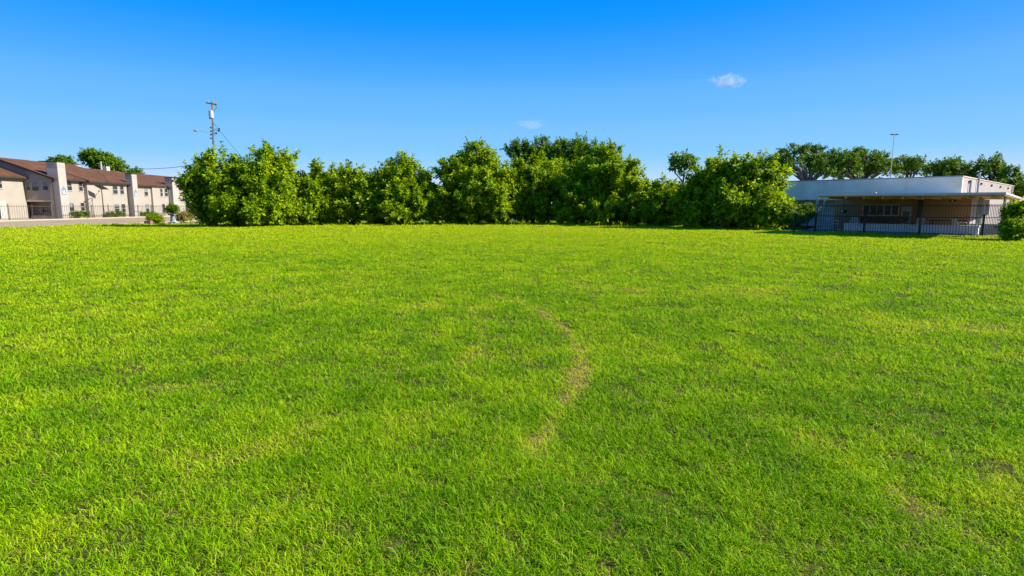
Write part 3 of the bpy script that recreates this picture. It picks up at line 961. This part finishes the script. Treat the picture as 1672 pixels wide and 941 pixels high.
def chimney(x0, x1, y0, y1, top, sign=True):
    c = MB().box(x0, x1, y0, y1, 0, top - 0.12).build('chimney', M['chimney'], AB)
    MB().box(x0 - 0.06, x1 + 0.06, y0 - 0.06, y1 + 0.06, top - 0.12, top).build('chimney_cap', M['fascia'], c)
    m = MB()
    for zz in (top - 0.75, top - 0.5):
        m.box(x0 - 0.015, x1 + 0.015, y0 - 0.015, y1 + 0.015, zz, zz + 0.05)
    m.build('band', M['stucco_shade'], c)
    if sign:
        ym = (y0 + y1) / 2
        X = x1
        s = MB()
        pts = [(X, ym - 0.34, 3.1), (X, ym + 0.34, 3.1), (X, ym + 0.34, 3.75), (X, ym, 4.15), (X, ym - 0.34, 3.75)]
        a = [(X + 0.002, p[1], p[2]) for p in pts]; b = [(X + 0.05, p[1], p[2]) for p in pts]
        s.poly(b).poly(list(reversed(a)))
        for i in range(5):
            s.poly([a[i], a[(i + 1) % 5], b[(i + 1) % 5], b[i]])
        sg = s.build('sign', M['sign_blue'], AB)
        k = MB()
        k.box(X + 0.051, X + 0.056, ym - 0.24, ym + 0.24, 3.2, 3.27).box(X + 0.051, X + 0.056, ym - 0.24, ym - 0.17, 3.29, 3.66).box(X + 0.051, X + 0.056, ym + 0.05, ym + 0.12, 3.29, 3.62)
        k.build('sign_mark', M['sign_white'], sg)


chimney(-58.9, -57.55, 74.05, 75.35, 7.25)
chimney(-57.95, -57.0, 87.5, 88.65, 6.5)
chimney(-58.1, -56.9, 97.6, 99.3, 6.4, sign=False)
# pale chimneys of the far roof slope and a vent pipe, seen over the ridge
for x0, x1, y0, y1, z1 in ((-69.5, -67.6, 86.0, 87.2, 8.2), (-69.5, -67.4, 88.6, 91.4, 8.05)):
    c = MB().box(x0, x1, y0, y1, 5.5, z1 - 0.1).build('chimney', M['white'], AB)
    MB().box(x0 - 0.05, x1 + 0.05, y0 - 0.05, y1 + 0.05, z1 - 0.1, z1).build('chimney_cap', M['fascia'], c)
MB().tube([(-65.0, 92.6, 7.0), (-65.0, 92.6, 8.6)], 0.12, 8).build('vent_pipe', M['white'], AB)
MB().box(-65.4, -64.6, 93.2, 94.0, 7.0, 7.9).build('vent_box', M['white'], AB)
# downpipes
for x, y, z in ((XB + 0.06, 73.9, 5.0), (X3 + 0.08, 87.35, 4.9), (X5 + 0.08, 97.3, 4.8)):
    MB().tube([(x, y, 0), (x, y, z)], 0.06, 6).build('downpipe', M['fascia'], AB)
# windows facing the pavement
window_x(XA, 69.4, 70.7, 3.75, 5.0)
dr = MB().box(XA - 0.01, XA + 0.05, 69.0, 70.9, 0.02, 2.25).build('door', M['white'], AB)
MB().box(XA + 0.051, XA + 0.07, 69.2, 70.0, 0.1, 2.1).build('pane', M['window'], dr)
for y0, y1 in ((76.25, 77.1), (78.3, 79.05)):
    window_x(X2, y0, y1, 3.62, 4.86); window_x(X2, y0, y1, 0.95, 2.1)
for y0, y1 in ((84.2, 85.25), (85.75, 86.6)):
    window_x(X3, y0, y1, 3.35, 4.6); window_x(X3, y0, y1, 0.65, 1.95)
for y0, y1 in ((89.0, 89.6), (91.4, 92.3)):
    window_x(X4, y0, y1, 3.2, 4.6); window_x(X4, y0, y1, 0.6, 2.0)
for y0, y1 in ((95.0, 95.7), (96.2, 97.1), (101.5, 102.4), (104.0, 105.0)):
    window_x(X5, y0, y1, 3.2, 4.5)
window_x(X5, 95.2, 96.0, 0.6, 2.0)
dg = MB().box(X5 - 0.01, X5 + 0.06, 102.2, 104.8, 0.0, 2.3).build('garage_door', M['door_dark'], AB)
# windows facing the lawn, in the shaded bay and the recess under it
window_y(YB, -61.75, -61.2, 3.55, 4.72); window_y(YB, -61.0, -60.05, 3.5, 4.72); window_y(YB, -59.65, -58.9, 3.6, 4.75)
window_y(75.4, -61.2, -60.1, 0.75, 1.75); window_y(75.4, -59.9, -58.9, 0.85, 2.05)

# ------------------------------------------------------------------ iron fences
def fence(name, label, pts, z0, z1, rails, step, pick, mat, post_h, post_w, group=None, bay=2.4, posts_at=None):
    p0 = Vector((pts[0][0], pts[0][1], 0))
    root = empty(name, p0, label, 'fence', group)
    for (ax, ay), (bx, by) in zip(pts[:-1], pts[1:]):
        L = math.hypot(bx - ax, by - ay)
        ux, uy = (bx - ax) / L, (by - ay) / L
        fr = lambda a, b, z: (ax + ux * a - uy * b, ay + uy * a + ux * b, z)
        nb = max(1, round(L / bay))
        for k in range(nb):
            s0, s1 = L * k / nb, L * (k + 1) / nb
            m = MB()
            n = int((s1 - s0) / step)
            for i in range(n):
                s = s0 + (i + 0.5) * (s1 - s0) / n
                h = z1 + random.uniform(-0.01, 0.01)
                m.obox(fr, s - pick / 2, s + pick / 2, -pick / 2, pick / 2, z0, h)
            m.build('picket_panel', M[mat], root)
            for zr in rails:
                MB().obox(fr, s0 + post_w / 2, s1 - post_w / 2, -0.022, 0.022, zr - 0.02, zr + 0.02).build('rail', M[mat], root)
            MB().obox(fr, s0 - post_w / 2, s0 + post_w / 2, -post_w / 2, post_w / 2, -0.1, post_h).build('post', M[mat], root)
        MB().obox(fr, L - post_w / 2 - 0.005, L + post_w / 2 + 0.01, -post_w / 2 + .004, post_w / 2 + .004, -0.1, post_h - 0.01).build('post', M[mat], root)
    return root


fence('iron_fence', 'thin bronze picket fence along the front of the cream apartment building', [(-55.7, 45), (-55.7, 118)], 0.12, 1.78, (0.25, 1.6), 0.3, 0.019, 'bronze', 1.85, 0.06, bay=3.2)

FA, FB = ground_at(1296, 379.5), Vector((23.9, 29.2, 0))
fence('iron_fence', 'black iron picket fence with mid rail in front of the shaded porch', [(FA.x, FA.y), (18.57, 35.34), (23.84, 29.19), (27.6, 30.6)], 0.06, 1.72,
      (0.16, 1.02, 1.62), 0.125, 0.018, 'iron', 1.2, 0.07, bay=2.7)

# ------------------------------------------------------------------ white building with porch on the right
O = Vector((30.9, 40.0, 0))
EA = Vector((-0.69, 0.7238, 0)).normalized()       # along the front, to the left
EB = Vector((0.7238, 0.69, 0)).normalized()        # into the depth


def fr(a, b, z):
    p = O + EA * a + EB * b
    return (p.x, p.y, z)


def loc_ab(p):
    d = Vector((p.x - O.x, p.y - O.y, 0))
    return d.dot(EA), d.dot(EB)


CB = O.x * EB.x + O.y * EB.y
WB = empty('commercial_building', (O.x, O.y, 0), 'low white flat roofed building with a deep shaded porch on posts', 'building')
MB().obox(fr, 0, 32, 0, 0.3, 2.12, 3.6).build('parapet', M['parapet'], WB)
MB().obox(fr, -0.03, 32, -0.04, 0.34, 3.603, 3.68).build('coping', M['grey_post'], WB)
MB().obox(fr, 0.003, 0.3, 0.303, 40, 0, 3.6).build('side_wall', M['side_wall'], WB)
MB().obox(fr, -0.04, 0.33, 0.345, 40, 3.603, 3.67).build('coping', M['beam'], WB)
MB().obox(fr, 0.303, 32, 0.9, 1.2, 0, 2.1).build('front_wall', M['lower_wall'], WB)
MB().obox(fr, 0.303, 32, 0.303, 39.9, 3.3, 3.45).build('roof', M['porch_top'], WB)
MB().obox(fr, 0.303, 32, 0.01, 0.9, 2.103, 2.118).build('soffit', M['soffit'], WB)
for k in range(6):
    MB().obox(fr, -0.09, 0.0, 2.2 + 5.2 * k, 2.6 + 5.2 * k, 3.25, 3.4).build('scupper', M['soffit'], WB)
for bb, h in ((2.4, 3.45), (5.6, 4.1)):
    MB().tube([fr(-0.12, bb, 0), fr(-0.12, bb, h)], 0.07, 8).build('downpipe', M['grey_post'], WB)

# porch roof: wood underside, thin metal edge, posts at the fence, joists
pl = [Vector((17.9, 34.0, 0)), Vector((23.4, 27.6, 0)), Vector((39.0, 44.5, 0)), Vector((27.7, 44.2, 0))]
zu = [2.15, 2.10, 2.10, 2.15]
m = MB()
m.hexa([(pl[0].x, pl[0].y, zu[0]), (pl[1].x, pl[1].y, zu[1]), (pl[2].x, pl[2].y, zu[2]), (pl[3].x, pl[3].y, zu[3])],
       [(pl[0].x, pl[0].y, zu[0] + .05), (pl[1].x, pl[1].y, zu[1] + .05), (pl[2].x, pl[2].y, zu[2] + .05), (pl[3].x, pl[3].y, zu[3] + .05)])
m.build('porch_ceiling', M['porch_under'], WB)
ctr = sum(pl, Vector()) / 4
ex = [p + (p - ctr).normalized() * 0.12 for p in pl]
m = MB()
m.hexa([(p.x, p.y, z + .053) for p, z in zip(ex, zu)], [(p.x, p.y, z + .16) for p, z in zip(ex, zu)])
pr = m.build('porch_roof', M['porch_top'], WB)
d1 = (pl[1] - pl[0]).normalized()
f0, f1 = pl[0] + d1 * 0.9, pl[0] + d1 * 3.0
MB().hexa([(f0.x, f0.y, 2.315), (f1.x, f1.y, 2.31), (f1.x + .1, f1.y + .1, 2.31), (f0.x + .1, f0.y + .1, 2.315)],
          [(f0.x, f0.y, 2.36), (f1.x, f1.y, 2.36), (f1.x + .1, f1.y + .1, 2.36), (f0.x + .1, f0.y + .1, 2.36)]).build('sunlit_strip', M['beam'], pr)  # pale strip added to show sunlight on the roof edge
d2 = (pl[2] - pl[1]).normalized()
for k in range(9):
    t = 0.06 + 0.11 * k
    s = pl[0].lerp(pl[1], t); e = pl[3].lerp(pl[2], t)
    zz = zu[0] + (zu[1] - zu[0]) * t
    n_ = (e - s).normalized(); sd_ = Vector((-n_.y, n_.x, 0)) * 0.04
    s = s + n_ * 0.25; e = s + n_ * 7.5
    MB().hexa([(s - sd_)[:2] + (zz - .12,), (e - sd_)[:2] + (zz - .12,), (e + sd_)[:2] + (zz - .12,), (s + sd_)[:2] + (zz - .12,)] if False else
              [((s - sd_).x, (s - sd_).y, zz - .12), ((e - sd_).x, (e - sd_).y, zz - .12), ((e + sd_).x, (e + sd_).y, zz - .12), ((s + sd_).x, (s + sd_).y, zz - .12)],
              [((s - sd_).x, (s - sd_).y, zz - .003), ((e - sd_).x, (e - sd_).y, zz - .003), ((e + sd_).x, (e + sd_).y, zz - .003), ((s + sd_).x, (s + sd_).y, zz - .003)]).build('joist', M['porch_under'], WB)


def post(p, h, r=0.042, mat='grey_post'):
    MB().box(p.x - r, p.x + r, p.y - r, p.y + r, 0, h).build('post', M[mat], WB)


post(Vector((18.75, 35.6, 0)), 2.14, 0.06)
pq = at_plane(1597, 360, EB.x, EB.y, CB - 10.0); post(pq, 2.09)
pq = at_plane(1637, 360, EB.x, EB.y, CB - 10.5); post(pq, 2.09)
pq = at_plane(1345, 350, EB.x, EB.y, CB - 10.2); post(pq, 2.14, 0.04)

# enclosed room under the porch
CW = CB - 6.6
wl = at_plane(1362, 350, EB.x, EB.y, CW); wr = at_plane(1584, 350, EB.x, EB.y, CW)
aL, bW = loc_ab(wl); aR, _ = loc_ab(wr)
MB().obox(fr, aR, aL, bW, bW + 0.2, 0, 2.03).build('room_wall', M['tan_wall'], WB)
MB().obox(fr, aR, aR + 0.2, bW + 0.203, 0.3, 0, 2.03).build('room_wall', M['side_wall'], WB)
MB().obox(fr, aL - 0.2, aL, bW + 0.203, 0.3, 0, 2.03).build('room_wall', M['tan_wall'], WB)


def ab_px(px, py, off=0.0):
    p = at_plane(px, py, EB.x, EB.y, CW + off)
    a, b = loc_ab(p)
    return a, p.z


def room_rect(px0, py0, px1, py1):
    a0, z1 = ab_px(px0, py0); a1, z0 = ab_px(px1, py1)
    return min(a0, a1), max(a0, a1), z0, z1


a0, a1, z0, z1 = room_rect(1410, 334, 1467, 353)
m = MB()
n = 5
wd = (a1 - a0) / n
for i in range(n + 1):
    m.obox(fr, a0 + i * wd - 0.025, a0 + i * wd + 0.025, bW - 0.06, bW - 0.003, z0, z1)
for i in range(n):
    for zz in (z0, z1 - 0.06):
        m.obox(fr, a0 + i * wd + 0.026, a0 + (i + 1) * wd - 0.026, bW - 0.05, bW - 0.003, zz, zz + 0.06)
wf = m.build('window', M['beam'], WB)
m = MB()
for i in range(n):
    m.obox(fr, a0 + i * wd + 0.027, a0 + (i + 1) * wd - 0.027, bW - 0.02, bW - 0.004, z0 + 0.061, z1 - 0.061)
m.build('pane', M['window_dark'], wf)
a0, a1, z0, z1 = room_rect(1473, 336, 1486, 378)
d = MB().obox(fr, a0, a1, bW - 0.05, bW - 0.003, 0.02, z1).build('door', M['white'], WB)
MB().obox(fr, a0 + 0.12, a1 - 0.12, bW - 0.06, bW - 0.052, z1 - 0.9, z1 - 0.35).build('pane', M['window'], d)
a0, a1, z0, z1 = room_rect(1500, 330, 1502, 378)
MB().obox(fr, a0, a1, bW - 0.12, bW - 0.003, 0, 2.03).build('pillar', M['door_dark'], WB)
# door in the sunlit side wall of the room
dd = MB().obox(fr, aR - 0.06, aR - 0.003, bW + 2.6, bW + 3.8, 0.02, 2.0).build('door', M['door_dark'], WB)
MB().obox(fr, aR - 0.08, aR - 0.003, bW + 2.4, bW + 2.597, 0.02, 2.1).obox(fr, aR - 0.08, aR - 0.003, bW + 3.803, bW + 4.0, 0.02, 2.1).build('door_frame', M['white'], dd)
# curved pale beams and a hanging fitting under the porch ceiling
for px0, px1, pym, pye, c in ((1426, 1448, 322.5, 326.5, CB - 9.5), (1470, 1506, 322, 324.5, CB - 9.5), (1400, 1420, 324.5, 326, CB - 9.0)):
    p0, p1 = at_plane(px0, pye, EB.x, EB.y, c), at_plane(px1, pye, EB.x, EB.y, c)
    pm = at_plane((px0 + px1) / 2, pym, EB.x, EB.y, c)
    MB().tube([p0, p0.lerp(pm, 0.5) + Vector((0, 0, 0.04)), pm, pm.lerp(p1, 0.5) + Vector((0, 0, 0.04)), p1], 0.045, 6).build('curved_beam', M['beam'], WB)

# patio inside the fence, low white wall, steps of sunlit concrete
def off_pt(p, k):
    return Vector((p.x + EB.x * k, p.y + EB.y * k, p.z))


m = MB()
q = [Vector((18.2, 36.6, 0)), Vector((24.05, 29.75, 0)), Vector((27.7, 31.2, 0)), Vector((45, 50, 0)), Vector((26.5, 48, 0))]
m.poly([(p.x, p.y, 0.05) for p in q])
n0 = len(m.v)
for i in range(5):
    a, b = q[i], q[(i + 1) % 5]
    m.poly([(a.x, a.y, -0.19), (b.x, b.y, -0.19), (b.x, b.y, 0.05), (a.x, a.y, 0.05)])
o = m.build('patio', M['concrete']); tag(o, kind='structure')
lw0 = at_plane(1378, 370, EB.x, EB.y, CB - 10.6); lw1 = at_plane(1598, 370, EB.x, EB.y, CB - 10.6)
la0, lb = loc_ab(lw0); la1, _ = loc_ab(lw1)
lowr = empty('low_wall', (lw1.x, lw1.y, 0.05), 'long low white wall between the iron fence and the porch room', 'wall')
MB().obox(fr, la1, la0, lb, lb + 0.25, 0.051, 0.5).build('wall_face', M['low_white'], lowr)
MB().obox(fr, la1 - 0.04, la0 + 0.04, lb - 0.04, lb + 0.29, 0.503, 0.57).build('coping', M['low_white'], lowr)
pp = at_plane(1620, 368, EB.x, EB.y, CB - 8.5)
pa, pbb = loc_ab(pp)
o = MB().obox(fr, pa - 1.6, pa + 1.0, pbb, pbb + 0.35, 0.051, 0.62).build('planter_wall', M['plastic'], bevel=0.02)
tag(o, 'short sunlit white planter wall at the right end of the porch', 'wall')


# ------------------------------------------------------------------ patio furniture
def chair_proto(p, rz, label):
    r_ = empty('patio_chair', (0, 0, 0), label, 'chair', 'white plastic chairs on the porch')
    MB().box(-0.24, 0.24, -0.24, 0.22, 0.40, 0.44).build('seat', M['plastic'], r_, bevel=0.015)
    m = MB()
    m.hexa([(-0.24, 0.19, 0.46), (0.24, 0.19, 0.46), (0.24, 0.22, 0.46), (-0.24, 0.22, 0.46)],
           [(-0.19, 0.31, 0.86), (0.19, 0.31, 0.86), (0.19, 0.34, 0.86), (-0.19, 0.34, 0.86)])
    m.build('backrest', M['plastic'], r_, bevel=0.015)
    for sx in (-1, 1):
        m = MB(); m.tube([(sx * 0.26, 0.24, 0.66), (sx * 0.27, -0.2, 0.64), (sx * 0.27, -0.24, 0.42)], 0.022, 6)
        m.build('armrest', M['plastic'], r_)
        for sy in (-1, 1):
            MB().tube([(sx * 0.22, sy * 0.2, 0.40), (sx * 0.27, sy * 0.26, 0.0)], [0.025, 0.02], 6).build('leg', M['plastic'], r_)
    r_.location = p; r_.rotation_euler = (0, 0, rz)
    return r_


def dup(root, loc, rz, label):
    r_ = root.copy(); COL.objects.link(r_); r_.location = loc; r_.rotation_euler = (0, 0, rz); r_['label'] = label
    for ch in list(root.children):
        c = ch.copy(); COL.objects.link(c); c.parent = r_
    return r_


CH = CB - 8.4


def patio_pt(px, c):
    p = at_plane(px, 360, EB.x, EB.y, c); p.z = 0.052; return p


ch0 = chair_proto(patio_pt(1363, CB - 9.0), 0.9, 'white plastic chair nearest the left porch post')
dup(ch0, patio_pt(1395, CB - 8.6), 2.6, 'white plastic chair in front of the boards left of the porch windows')
dup(ch0, patio_pt(1505, CB - 8.6), -0.4, 'white plastic chair beside the dark pillar on the porch')
dup(ch0, patio_pt(1567, CB - 9.2), 1.6, 'white plastic chair at the right end of the dark table')


def patio_table(px, c, L, W, h, label, mat, rz=0.0):
    p = patio_pt(px, c)
    r_ = empty('patio_table', p, label, 'table')
    ux, uy = EA.x, EA.y
    fr2 = lambda a, b, z: (p.x + EA.x * a + EB.x * b, p.y + EA.y * a + EB.y * b, p.z + z)
    MB().obox(fr2, -L / 2, L / 2, -W / 2, W / 2, h - 0.04, h).build('tabletop', M[mat], r_)
    for sa in (-1, 1):
        for sb in (-1, 1):
            MB().obox(fr2, sa * (L / 2 - .08) - .025, sa * (L / 2 - .08) + .025, sb * (W / 2 - .08) - .025, sb * (W / 2 - .08) + .025, 0, h - 0.042).build('leg', M[mat], r_)


patio_table(1549, CB - 8.8, 1.8, 0.8, 0.76, 'long dark table under the right half of the porch', 'dark_furn')
patio_table(1347, CB - 8.4, 0.8, 0.6, 0.72, 'small pale table behind the left porch post', 'plastic')


def bench(px, c, L, label):
    p = patio_pt(px, c)
    r_ = empty('bench', p, label, 'bench')
    fr2 = lambda a, b, z: (p.x + EA.x * a + EB.x * b, p.y + EA.y * a + EB.y * b, p.z + z)
    MB().obox(fr2, -L / 2, L / 2, -0.22, 0.22, 0.42, 0.46).build('seat', M['dark_furn'], r_)
    m = MB()
    for zz in (0.56, 0.68, 0.8):
        m.obox(fr2, -L / 2, L / 2, 0.2, 0.23, zz, zz + 0.08)
    m.build('backrest', M['dark_furn'], r_)
    for sa in (-1, 1):
        MB().obox(fr2, sa * (L / 2 - 0.1) - 0.03, sa * (L / 2 - 0.1) + 0.03, -0.2, 0.19, 0, 0.418).obox(fr2, sa * (L / 2 - 0.1) - 0.03, sa * (L / 2 - 0.1) + 0.03, 0.235, 0.26, 0, 0.9).build('leg', M['dark_furn'], r_)


bench(1440, CB - 7.6, 2.6, 'dark slatted bench below the porch windows')

# round dark fitting hanging from the ceiling, and a lamp
def hanging(px, pyc, c, rpx, label, name, mat, cat):
    p = at_plane(px, pyc, EB.x, EB.y, c)
    dpt = p.y
    rr = rpx * dpt / FPX
    r_ = empty(name, p, label, cat)
    MB().tube([(p.x, p.y, p.z + rr * 0.4), (p.x, p.y, 2.12)], 0.012, 6).build('stem', M['iron'], r_)
    b_ = MB().tube([(p.x, p.y, p.z - rr * 0.5), (p.x, p.y, p.z - rr * 0.2), (p.x, p.y, p.z + rr * 0.25), (p.x, p.y, p.z + rr * 0.45)], [rr * 0.5, rr, rr * 0.9, rr * 0.3], 12)
    b_.build('body', M[mat], r_)
    MB().tube([(p.x - EB.x * rr * 1.02, p.y - EB.y * rr * 1.02, p.z), (p.x - EB.x * rr * 0.85, p.y - EB.y * rr * 0.85, p.z)], rr * 0.3, 10).build('disc', M['steel'], r_)


hanging(1377, 345, CB - 8.5, 5.5, 'dark round fitting hanging on a stem near the left porch post', 'hanging_fitting', 'dark_furn', 'fitting')
hanging(1556, 328, CB - 8.5, 5, 'dark ceiling lamp with a pale disc under the right half of the porch', 'porch_lamp', 'dark_furn', 'lamp')

# ------------------------------------------------------------------ poles and cables
UY = 60.0
ub = ground_at(0, 0) if False else Vector((at_depth(352, 355, UY).x, UY, 0))
ut = at_depth(346.5, 166, UY)
UP = empty('utility_pole', ub, 'tall wooden utility pole with transformer and lamp arm behind the left tree', 'utility pole')
lean = Vector((ut.x - ub.x, 0, 0))


def pole_pt(z):
    t = z / ut.z
    return Vector((ub.x + (ut.x - ub.x) * t, UY, z))


MB().tube([pole_pt(-0.2), pole_pt(4), pole_pt(ut.z)], [0.14, 0.12, 0.085], 10).build('shaft', M['wood_pole'], UP, smooth=True)
tz = at_depth(348, 188, UY).z
pt = pole_pt(tz)
tr_ = MB().tube([pt + Vector((0.06, -0.4, -0.38)), pt + Vector((0.06, -0.4, -0.34)), pt + Vector((0.06, -0.4, 0.32)), pt + Vector((0.06, -0.4, 0.4))], [0.2, 0.23, 0.23, 0.12], 12).build('transformer', M['steel'], UP, smooth=False)
MB().tube([pt + Vector((0.06, -0.4, 0.4)), pt + Vector((0.06, -0.4, 0.62))], 0.035, 6).build('bushing', M['stone'], tr_)
MB().box(pt.x - 0.34, pt.x - 0.2, UY - 0.12, UY + 0.12, tz - 0.38, tz + 0.42).build('switch_box', M['iron'], UP)
cz = at_depth(346, 169, UY).z
pc = pole_pt(cz)
ca = MB().hexa([(pc.x - 0.55, UY - .22, cz - .02), (pc.x + 0.55, UY - .22, cz - .22), (pc.x + 0.55, UY - .13, cz - .22), (pc.x - 0.55, UY - .13, cz - .02)],
               [(pc.x - 0.55, UY - .22, cz + .09), (pc.x + 0.55, UY - .22, cz - .11), (pc.x + 0.55, UY - .13, cz - .11), (pc.x - 0.55, UY - .13, cz + .09)]).build('crossarm', M['wood_pole'], UP)
for k in (-0.5, -0.3, 0.3, 0.5):
    zz = cz + 0.035 - 0.133 * k
    MB().tube([(pc.x + k, UY - .175, zz), (pc.x + k, UY - .175, zz + 0.12), (pc.x + k, UY - .175, zz + 0.2)], [0.02, 0.045, 0.02], 8).build('insulator', M['stone'], ca)
MB().tube([pc + Vector((0.4, -0.2, -0.2)), pc + Vector((0.55, -0.2, -0.5)), pc + Vector((0.3, -0.2, -0.62)), pole_pt(cz - 1.0)], 0.025, 5).build('jumper_wire', M['wire'], UP)
for dz in (-1.25, -1.6, -1.95, -2.3):
    q_ = pole_pt(tz + dz)
    MB().box(q_.x - 0.28, q_.x - 0.14, UY - 0.08, UY, q_.z - 0.06, q_.z + 0.06).build('bracket', M['iron'], UP)
q_ = at_depth(351, 219, UY)
MB().tube([pole_pt(q_.z) , at_depth(335, 214.5, UY - 0.2), at_depth(322, 213.5, UY - 0.4)], [0.028, 0.022, 0.022], 6).build('lamp_arm', M['steel'], UP)
h0 = at_depth(323, 213.5, UY - 0.4); h1 = at_depth(316, 213.5, UY - 0.4)
MB().tube([h0, h0.lerp(h1, 0.3), h0.lerp(h1, 0.75), h1], [0.05, 0.11, 0.12, 0.04], 8).build('lamp_head', M['steel'], UP)
for px, py in ((358, 211), (353, 218), (357, 214)):
    q_ = at_depth(px, py, UY)
    MB().box(q_.x - 0.06, q_.x + 0.06, UY - 0.06, UY + 0.06, q_.z - 0.08, q_.z + 0.08).tube([q_, pole_pt(q_.z)], 0.02, 5).build('cable_box', M['iron'], UP)
gw0 = pole_pt(at_depth(351, 200, UY).z); gw1 = at_depth(383, 243, UY - 1.5)
gd = (gw1 - gw0)
gwe = gw0 + gd * (gw0.z / (gw0.z - gw1.z))
MB().tube([gw0, gwe], 0.014, 5).build('guy_wire', M['wire'], UP)
# service cable from the pole over the flats
A_ = pole_pt(at_depth(351, 262, UY).z); B_ = Vector((-65.0, 92.6, 8.4))
pts = []
for i in range(25):
    t = i / 24
    p = A_.lerp(B_, t); p.z -= 4 * 0.9 * t * (1 - t)
    pts.append(p)
o = MB().tube(pts, 0.028, 5).build('service_cable', M['wire'])
tag(o, 'black service cable sagging from the utility pole to the apartment roof', 'cable')
for i, (y0, y1) in enumerate(((276, 279), (284, 288))):
    p0, p1 = at_depth(1580, y0, 95), at_depth(1760, y1, 95)
    pts = [p0.lerp(p1, k / 12) - Vector((0, 0, 0.9 * 4 * (k / 12) * (1 - k / 12) * 0.3)) for k in range(13)]
    o = MB().tube(pts, 0.03, 5).build('power_line', M['wire'])
    tag(o, ['thin power line in the sky at the right edge, the upper of two', 'thin power line in the sky at the right edge, the lower of two'][i], 'cable', 'power lines at the right edge')

# tall thin light pole behind the white building
LY = 56.0
l0, l1 = at_depth(1453, 300, LY), at_depth(1460, 220, LY)
lb_ = Vector((l0.x, LY, -0.1))
LP = empty('light_pole', lb_, 'tall thin metal light pole with a T head behind the white building', 'light pole')
MB().tube([lb_, Vector((l0.x, LY, l0.z)), Vector((l0.x + (l1.x - l0.x) * 0.25, LY, l1.z))], [0.055, 0.04, 0.028], 8).build('shaft', M['grey_post'], LP)
xt = l0.x + (l1.x - l0.x) * 0.25
MB().tube([(xt - 0.08, LY, l1.z), (xt + 0.08, LY, l1.z)], 0.03, 6).build('cross_arm', M['steel'], LP)
for s in (-1, 1):
    MB().box(xt + s * 0.2 - 0.12, xt + s * 0.2 + 0.12, LY - 0.1, LY + 0.1, l1.z - 0.03, l1.z + 0.05).build('lamp_head', M['iron'], LP)

# solar lamp post on the verge by the flats
sb = at_x(170, 352, -56.3)
st = at_x(168, 309, -56.3)
SL = empty('solar_lamp_post', (sb.x, sb.y, 0.06), 'dark solar lamp post with a tilted panel before the cream flats', 'lamp post')
MB().tube([(sb.x, sb.y, 0.0), (sb.x, sb.y, st.z)], [0.07, 0.05], 8).build('post', M['fascia'], SL)
MB().hexa([(sb.x - 0.5, sb.y - 0.6, st.z + 0.42), (sb.x + 0.5, sb.y - 0.6, st.z + 0.42), (sb.x + 0.5, sb.y + 0.7, st.z - 0.05), (sb.x - 0.5, sb.y + 0.7, st.z - 0.05)],
          [(sb.x - 0.5, sb.y - 0.6, st.z + 0.48), (sb.x + 0.5, sb.y - 0.6, st.z + 0.48), (sb.x + 0.5, sb.y + 0.7, st.z + 0.01), (sb.x - 0.5, sb.y + 0.7, st.z + 0.01)]).build('solar_panel', M['iron'], SL)
MB().tube([(sb.x, sb.y, st.z - 0.5), (sb.x + 0.2, sb.y - 0.3, st.z - 0.2), (sb.x + 0.3, sb.y - 0.7, st.z - 0.25)], 0.035, 6).build('lamp_arm', M['fascia'], SL)
MB().tube([(sb.x + 0.3, sb.y - 0.65, st.z - 0.25), (sb.x + 0.34, sb.y - 1.0, st.z - 0.3)], [0.06, 0.12], 8).build('lamp_head', M['stone'], SL)


# ------------------------------------------------------------------ clouds: small volumes far off
def cloud(px, py, Y, rpx, rpy, dens, label, seed):
    p = at_depth(px, py, Y)
    s = Y / FPX
    m, nt, b = new_mat('cloud_vapour')
    N, L = nt.nodes, nt.links
    N.remove(b)
    out = N['Material Output']
    tc = N.new('ShaderNodeTexCoord')
    gr = N.new('ShaderNodeVectorMath'); gr.operation = 'LENGTH'
    L.new(tc.outputs['Object'], gr.inputs[0])
    nz = N.new('ShaderNodeTexNoise'); nz.inputs['Scale'].default_value = 2.2; nz.inputs['Detail'].default_value = 5; nz.inputs['Roughness'].default_value = 0.6
    mp = N.new('ShaderNodeMapping'); mp.inputs['Location'].default_value = (seed * 3.7, seed * 1.3, seed)
    mp.inputs['Scale'].default_value = (1.6, 1, 0.9)
    L.new(tc.outputs['Object'], mp.inputs['Vector']); L.new(mp.outputs['Vector'], nz.inputs['Vector'])
    # density = clamp((noise*1.9 - radius - k)) * dens
    m1 = N.new('ShaderNodeMath'); m1.operation = 'MULTIPLY_ADD'; m1.inputs[1].default_value = 2.6; m1.inputs[2].default_value = -0.72
    L.new(nz.outputs['Fac'], m1.inputs[0])
    m2 = N.new('ShaderNodeMath'); m2.operation = 'SUBTRACT'; L.new(m1.outputs[0], m2.inputs[0]); L.new(gr.outputs['Value'], m2.inputs[1])
    m3 = N.new('ShaderNodeMath'); m3.operation = 'MULTIPLY'; m3.use_clamp = False; m3.inputs[1].default_value = dens
    mm = N.new('ShaderNodeMath'); mm.operation = 'MAXIMUM'; mm.inputs[1].default_value = 0.0
    L.new(m2.outputs[0], mm.inputs[0]); L.new(mm.outputs[0], m3.inputs[0])
    v = N.new('ShaderNodeVolumePrincipled')
    v.inputs['Color'].default_value = (0.98, 0.98, 1, 1)
    v.inputs['Anisotropy'].default_value = 0.1
    L.new(m3.outputs[0], v.inputs['Density'])
    L.new(v.outputs[0], out.inputs['Volume'])
    bpy.ops.mesh.primitive_ico_sphere_add(subdivisions=3, radius=1.0, location=p)
    o = bpy.context.object
    o.name = 'cloud'
    o.scale = (rpx * s, rpx * s * 0.5, rpy * s)
    o.data.materials.append(m)
    tag(o, label, 'cloud')


cloud(1188, 133, 1500, 36, 15, 0.09, 'small white puff of cloud high in the sky at the right', 1)
cloud(866, 203, 1500, 40, 11, 0.03, 'faint wisp of cloud low above the middle of the trees', 2)
